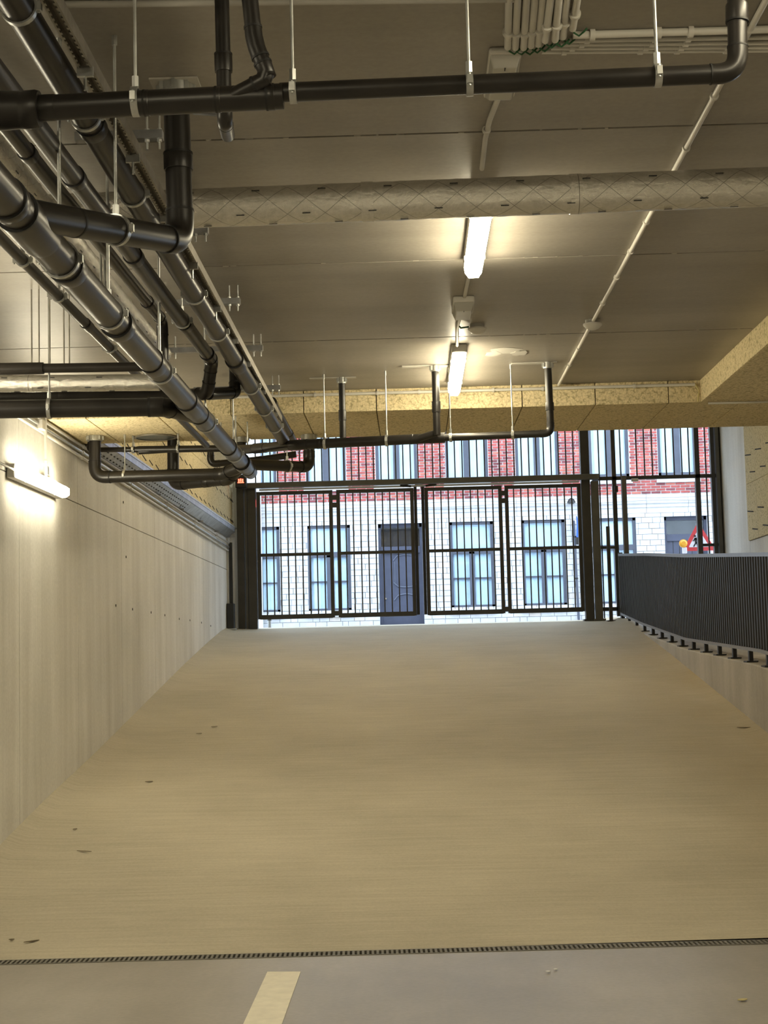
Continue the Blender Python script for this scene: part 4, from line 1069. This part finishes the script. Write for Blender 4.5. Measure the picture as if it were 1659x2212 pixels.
# stones of the ground floor
stones = []
H_ = .118; rr = random.Random(3)
row = 0; z = 1.95
while z + .03 < ZBAND0:
    h = min(H_, ZBAND0-z); x = XL - rr.random()*.3
    while x < XRR:
        L_ = rr.uniform(.20, .36) if rr.random() < .8 else rr.uniform(.12, .2)
        spans = [(x, x+L_)]
        for (xa, xb, za, zb_, _) in ground:
            if z + h*.5 > za and z + h*.5 < zb_:
                ns = []
                for s0, s1 in spans:
                    if s1 <= xa or s0 >= xb: ns.append((s0, s1))
                    else:
                        if s0 < xa: ns.append((s0, xa))
                        if s1 > xb: ns.append((xb, s1))
                spans = ns
        for s0, s1 in spans:
            if s1-s0 > .04: stones.append((s0+.005, s1-.005, z+.005, z+h-.005, rr.uniform(0, .014), rr.random()))
        x += L_
    z += H_
vis0, vis1, visz = fx(555), fx(1535), 2.1
stones.sort(key=lambda s: -((s[1]-s[0])*(s[3]-s[2]) if vis0 < s[0] < vis1 and s[2] > visz else 0))
sm = {k: unit_box('stone', k, (1, 1, 1)) for k in ('white_stone', 'buff_stone')}
for s in stones[:300]:
    share('stone', sm['buff_stone' if s[5] > .86 else 'white_stone'], ((s[0]+s[1])/2, YF+.02-s[4]/2, (s[2]+s[3])/2), house, scale=(s[1]-s[0], .02+s[4], s[3]-s[2]))
m = MB()
for s in stones[300:]: m.box(((s[0]+s[1])/2, YF+.02-s[4]/2, (s[2]+s[3])/2), (s[1]-s[0], .02+s[4], s[3]-s[2]))
o = m.build('stonework', 'white_stone', house); o['kind'] = 'stuff'
# bricks of the upper floor
bricks = []; z = ZBAND1; row = 0; BH, BL = .0575, .205
while z < 6.6:
    x = XL - (BL/2 if row % 2 else 0); j = 0
    while x < XRR:
        L_ = BL if (row % 2 == 0 or True) else BL/2
        spans = [(x, x+L_)]
        for (xa, xb, za, zb_, _) in upper:
            if za < z+BH*.5 < zb_:
                ns = []
                for s0, s1 in spans:
                    if s1 <= xa or s0 >= xb: ns.append((s0, s1))
                    else:
                        if s0 < xa: ns.append((s0, xa))
                        if s1 > xb: ns.append((xb, s1))
                spans = ns
        for s0, s1 in spans:
            if s1-s0 > .03: bricks.append((s0+.011, s1-.011, z+.0095, z+BH-.0095, rr.random(), rr.uniform(0, .005)))
        x += L_
    z += BH; row += 1
vb = [b_ for b_ in bricks if vis0 < b_[0] < vis1 and b_[2] < 5.9 and not (fx(1255) < b_[0] < fx(1285))]
vb.sort(key=lambda b_: -(b_[1]-b_[0])*(b_[3]-b_[2]) + b_[4]*1e-6)
single = set(id(b_) for b_ in vb[:300])
kinds = lambda t: 'brick_dark' if t < .26 else ('brick_orange' if t > .84 else 'brick_red')
bmn = {k: unit_box('brick', k, (1, 1, 1)) for k in ('brick_red', 'brick_dark', 'brick_orange')}
rest = {k: MB() for k in bmn}
for b_ in bricks:
    c = ((b_[0]+b_[1])/2, YF+.005-b_[5]/2, (b_[2]+b_[3])/2); s = (b_[1]-b_[0], .022+b_[5], b_[3]-b_[2])
    if id(b_) in single: share('brick', bmn[kinds(b_[4])], c, house, scale=s)
    else: rest[kinds(b_[4])].box(c, s)
for k, m in rest.items():
    o = m.build('brickwork', k, house); o['kind'] = 'stuff'
# string course: three ledges
z0_, z1_ = ZBAND0, ZBAND1
hh = z1_-z0_
prof = [(0, .0), (-.02, .0), (-.02, hh*.28), (-.05, hh*.30), (-.05, hh*.45), (-.09, hh*.50), (-.09, hh*.60), (-.03, hh*.64), (-.03, hh*.97), (0, hh)]
x = XL; i = 0
while x < XRR:
    x2 = min(x + rr.uniform(.75, 1.1), XRR)
    poly = [V(x+.003, YF+.02+a_, z0_+b_) for a_, b_ in prof] + [V(x+.003, YF+.34, z1_), V(x+.003, YF+.34, z0_)]
    MB().prism(poly, (0,0,0), (x2-x-.006, 0, 0)).build('string_course_stone', 'band_stone', house); x = x2
# thin cables sagging along the string course
for dz in (.02, .10):
    pts = [V(XL + (XRR-XL)*k/30, YF-.10, z0_+hh*.55+dz+.018*math.sin(k*.9+dz*30)) for k in range(31)]
    MB().sweep(pts, .007, 8).build('facade_cable', 'sign_back', house, smooth=True)
# windows and doors
def curtain_mesh(xa, xb, za, zb_, y, ph):
    m = MB(); n = 26; vs = []
    for k in range(n+1):
        x = xa+(xb-xa)*k/n; yy = y+.010*math.sin(k*1.7+ph)
        vs += [(x, yy, za), (x, yy, zb_), (x, yy+.004, zb_), (x, yy+.004, za)]
    m.add(vs, [(4*i+j, 4*i+(j+1) % 4, 4*(i+1)+(j+1) % 4, 4*(i+1)+j) for i in range(n) for j in range(4)]); return m
def window(xa, xb, za, zb_, kind, idx):
    y = YF+.07; fr = MB(); t = .062
    fr.ext((xa, y-.03, za), (xa+t, y+.04, zb_)); fr.ext((xb-t, y-.03, za), (xb, y+.04, zb_))
    fr.ext((xa, y-.03, zb_-t*1.25), (xb, y+.04, zb_)); fr.ext((xa, y-.03, za), (xb, y+.04, za+t*1.3))
    xm = (xa+xb)/2; hz = za + (zb_-za)*.655
    if kind == 'w':
        fr.ext((xa+t, y-.035, hz-.055), (xb-t, y+.04, hz+.055)); fr.ext((xm-.055, y-.035, za), (xm+.055, y+.04, hz))
    else:
        fr.ext((xm-.065, y-.035, za), (xm+.065, y+.04, zb_))
    w = fr.build('window', 'window_grey', house)
    if kind == 'w':
        zz = za + (hz-za)*.53
        for (p_, q_) in ((xa+t, xm-.055), (xm+.055, xb-t)):
            MB().ext((p_, y-.015, zz-.016), (q_, y+.03, zz+.016)).build('glazing_bar', 'window_grey', w)
            MB().ext((p_-.01, y+.008, za+t), (q_+.01, y+.014, hz-.04)).build('pane', 'window_glass', w)
        MB().ext((xa+t-.01, y+.008, hz+.04), (xb-t+.01, y+.014, zb_-t)).build('pane', 'window_glass', w)
        curtain_mesh(xa+t, xb-t, za+t, hz-.02, y+.032, idx).build('curtain', 'curtain', w, smooth=True)
        MB().ext((xa+t, y+.03, hz+.02), (xb-t, y+.04, zb_-t)).build('blind', 'curtain', w)
        MB().ext((xa-.06, YF-.05, za-.09), (xb+.06, YF+.2, za-.005)).build('sill', 'band_stone', w)
        MB().ext((xm-.03, YF+.10, zb_-.03), (xm+.04, YF+.13, zb_+.0)).build('latch', 'white_paint', w)
    else:
        for (p_, q_) in ((xa+t, xm-.065), (xm+.065, xb-t)):
            MB().ext((p_-.01, y+.008, za+t), (q_+.01, y+.014, zb_-t)).build('pane', 'window_glass', w)
        curtain_mesh(xa+t, xb-t, za+t, zb_-t, y+.032, idx*1.3).build('curtain', 'curtain', w, smooth=True)
        MB().ext((xa-.05, YF-.05, za-.13), (xb+.05, YF+.2, za-.005)).build('sill', 'band_stone', w)
def door(xa, xb, za, zb_, idx):
    y = YF+.14; hz = fzz(900, 1186) if idx == 2 else fzz(1480, 1160)
    fr = MB(); t = .055
    fr.ext((xa, y-.03, za), (xa+t, y+.05, zb_)); fr.ext((xb-t, y-.03, za), (xb, y+.05, zb_)); fr.ext((xa, y-.03, zb_-.09), (xb, y+.05, zb_)); fr.ext((xa+t, y-.04, hz-.07), (xb-t, y+.05, hz+.07))
    d_ = fr.build('door', 'door_blue', house)
    MB().ext((xa+t, y+.0, za), (xb-t, y+.05, hz-.06)).build('door_leaf', 'door_blue', d_)
    MB().ext((xa+t, y+.015, hz+.06), (xb-t, y+.022, zb_-.08)).build('transom_pane', 'window_glass', d_)
    MB().ext((xa+t, y+.14, hz+.06), (xb-t, y+.15, zb_-.08)).build('transom_backing', 'room_dark', d_)
    if idx == 2:
        wv = (xb-xa-2*t); x0_ = xa+t+wv*.30; x1_ = xb-t-wv*.06
        def arch(zc_, rise, drop, inv=1):
            pts = []
            for k in range(25):
                u_ = k/24; x = x0_ + (x1_-x0_)*u_
                e = min(u_, 1-u_)
                zz = zc_ - inv*drop*max(0, 1-e/.16) + inv*rise*math.sin(math.pi*min(1, max(0, (u_-.16)/.68)))
                pts.append(V(x, y-.008, zz))
            return pts
        for zc_, ri, dr, inv in ((fzz(862, 1200), .02, .10, 1), (fzz(862, 1266), .02, .08, -1), (fzz(862, 1286), .03, .10, 1)):
            MB().sweep(arch(zc_, ri, dr, inv), .014, 10).build('moulding', 'door_moulding', d_, smooth=True)
        for x in (x0_+.03, x1_-.03): MB().ext((x-.008, y-.012, fzz(862, 1258)), (x+.008, y+.004, fzz(862, 1212))).build('moulding', 'door_moulding', d_)
        MB().sweep([V(xa+t+.07, y, fzz(835, 1293)), V(xa+t+.07, y-.03, fzz(835, 1293)), V(xa+t+.07, y-.05, fzz(835, 1293))], [.012, .022, .018], 14).build('knob', 'brass', d_, smooth=True)
        MB().box((x0_+.27, y-.01, fzz(866, 1275)), (.02, .02, .035)).build('knocker', 'brass', d_)
        MB().ext((xa-.03, YF-.12, za), (xb+.03, YF+.12, za+.14)).build('doorstep', 'door_blue', d_)
    else:
        for k in range(1, 6):
            x = xa+t+(xb-xa-2*t)*k/6; MB().ext((x-.005, y-.004, za), (x+.005, y+.004, hz-.07)).build('board_groove', 'black_box', d_)
for i, (xa, xb, za, zb_, kd) in enumerate(ground):
    if kd == 'w': window(xa, xb, za, zb_, 'w', i)
    else: door(xa, xb, za, zb_, i)
for i, (xa, xb, za, zb_, kd) in enumerate(upper): window(xa, xb, za, zb_, 'u', i)
# white block added on the house front, standing for the daylit gate jamb
MB().ext((fx(470), YF-.25, 1.9), (fx(567), YF-.06, 7.0)).build('jamb_stand_in', 'white_paint', house)
# lamp and rain pipe on the house
root = thing('wall_lantern', 'small dark wall lantern on the house string course', 'lamp', at(1233, 1082, Y=YF-.1))
c = at(1234, 1081, Y=YF-.14); MB().sweep([c+V(0,0,-.05), c+V(0,0,-.03), c+V(0,0,.02), c+V(0,0,.05)], [.09, .085, .06, .02], 14).build('shade', 'black_box', root, smooth=True); MB().ext((c.x-.012, YF-.14, c.z+.0), (c.x+.012, YF, c.z+.02)).build('arm', 'black_box', root)
root = thing('rain_pipe', 'thin grey rain pipe down the house front near the right gate post', 'rain pipe', (fx(1243), YF-.06, 1.93))
MB().cyl((fx(1245), YF-.06, 1.93), (fx(1241), YF-.06, fzz(1241, 1125)), .026, 14).build('pipe', 'window_grey', root, smooth=True)
for py in (1160, 1250): MB().ring((fx(1243), YF-.06, fzz(1243, py)), (0,0,1), .036, .022, .03, 14).build('bracket', 'black_box', root)
o = MB().sweep([V(fx(1247), YF-.12, fzz(1247, 1116)), V(fx(1250), YF-.12, fzz(1250, 1135)), V(fx(1247), YF-.13, fzz(1250, 1160)), V(fx(1249), YF-.12, fzz(1250, 1172))], [.010, .030, .024, .008], 12).build('hanging_bag', 'blue_cloth', smooth=True); tag(o, 'bright blue bundle hanging on the rain pipe of the house', 'bundle')
root = thing('bicycle_lamp', 'small black fitting under the blue bundle on the rain pipe', 'fitting', at(1249, 1170, Y=YF-.12)); c = at(1248, 1168, Y=YF-.12); MB().box(c, (.07, .06, .16)).build('body', 'black_box', root, bevel=.01)
# small service box at foot of the facade (seen below the left leaf)
root = thing('street_bollard', 'short dark bollard beyond the foot of the leftmost gate leaf', 'bollard', at(582, 1340, Y=23.5))
c = at(582, 1340, Y=23.5); MB().cyl((c.x, 23.5, 1.93), (c.x, 23.5, c.z+.06), .028, 14).build('shaft', 'sign_back', root, smooth=True); MB().ring((c.x, 23.5, c.z+.02), (0,0,1), .032, .026, .05, 14).build('band', 'gate_steel', root)

# ================================================================== ROAD SIGN BEYOND THE SCREEN
YT = 24.6
pA, pB, pC = at(1508, 1130, Y=YT), at(1476, 1189, Y=YT), at(1545, 1187, Y=YT)
ctr = V((pB.x+pC.x)/2, YT, (pB.z*2+pA.z)/3); Wd = (pC.x-pB.x)*1.06
hT = Wd*.866
root = thing('road_sign', 'triangular red-bordered children warning sign beyond the barred screen', 'sign', (ctr.x, YT, 1.93))
def tri(sc, y, th, mat, nm, par):
    w_ = Wd*sc; h_ = w_*.866; zc_ = ctr.z
    base = [(-w_/2, -h_/3), (w_/2, -h_/3), (0, 2*h_/3)]; poly = []
    for i in range(3):                                    # rounded corners
        p_ = Vector(base[i]); a_ = Vector(base[i-1]); b_ = Vector(base[(i+1) % 3])
        for k in range(5):
            t_ = k/4; q0 = p_ + (a_-p_)*.07; q1 = p_ + (b_-p_)*.07; q = q0*(1-t_)**2 + p_*2*t_*(1-t_) + q1*t_*t_
            poly.append(V(ctr.x+q.x, y, zc_+q.y))
    return MB().prism(poly, (0,0,0), (0, th, 0)).build(nm, mat, par)
tri(1.0, YT, .012, 'sign_red', 'red_border', root); tri(.62, YT-.004, .006, 'sign_white', 'white_field', root); tri(.97, YT+.012, .01, 'sign_back', 'back_plate', root)
def kid(dx, s, flip):
    m = MB(); c = V(ctr.x+dx, YT-.008, ctr.z-.02); f = -1 if flip else 1
    def lim(a_, b_, w_):
        a_ = V(c.x+a_[0]*s*f, c.y, c.z+a_[1]*s); b_ = V(c.x+b_[0]*s*f, c.y, c.z+b_[1]*s); d_ = (b_-a_).normalized(); n_ = V(-d_.z, 0, d_.x)*w_*s
        m.prism([a_+n_, b_+n_*.8, b_-n_*.8, a_-n_], (0,0,0), (0, -.003, 0))
    lim((0, .55), (-.08, -.05), .16); lim((-.08, 0), (.25, -.5), .09); lim((-.1, 0), (-.30, -.52), .09); lim((.0, .45), (.32, .15), .07); lim((0, .45), (-.28, .2), .07)
    hd = [V(c.x+(.03*f)*s+.13*s*math.cos(t_*math.pi/6), c.y, c.z+.75*s+.13*s*math.sin(t_*math.pi/6)) for t_ in range(12)]
    m.prism(hd, (0,0,0), (0, -.003, 0)); m.build('child_pictogram', 'sign_black', root)
kid(-.055, .135, True); kid(.03, .115, True)
MB().cyl((ctr.x+.0, YT+.05, 1.93), (ctr.x+.0, YT+.05, pA.z), .025, 14).build('pole', 'sign_back', root, smooth=True)
o = MB().ext((at(1545, 1185, Y=YT).x-.03, YT+.0, 1.93), (at(1545, 1185, Y=YT).x+.01, YT+.03, at(1545, 1186, Y=YT).z)).build('barrier_stake', 'sign_red'); tag(o, 'red stake under the right corner of the warning sign', 'stake')
c = at(1476, 1174, Y=YT-.05)
root = thing('flashing_lamp', 'round amber construction lamp at the left corner of the warning sign', 'lamp', c)
MB().sweep([c+V(0,.04,0), c+V(0,.02,0), c+V(0,-.02,0), c+V(0,-.04,0)], [.04, .058, .058, .035], 22).build('lens', 'amber_lens', root, smooth=True)
MB().ring(c, (0,1,0), .066, .056, .03, 24).build('rim', 'amber_lens', root, smooth=True)
MB().box(c+V(.02,.02,-.11), (.07, .06, .10)).build('battery_box', 'sign_white', root, bevel=.01)
MB().cyl(c+V(.02,.02,-.18), (c.x+.02, c.y+.02, 1.93), .018, 10).build('stand', 'sign_red', root)
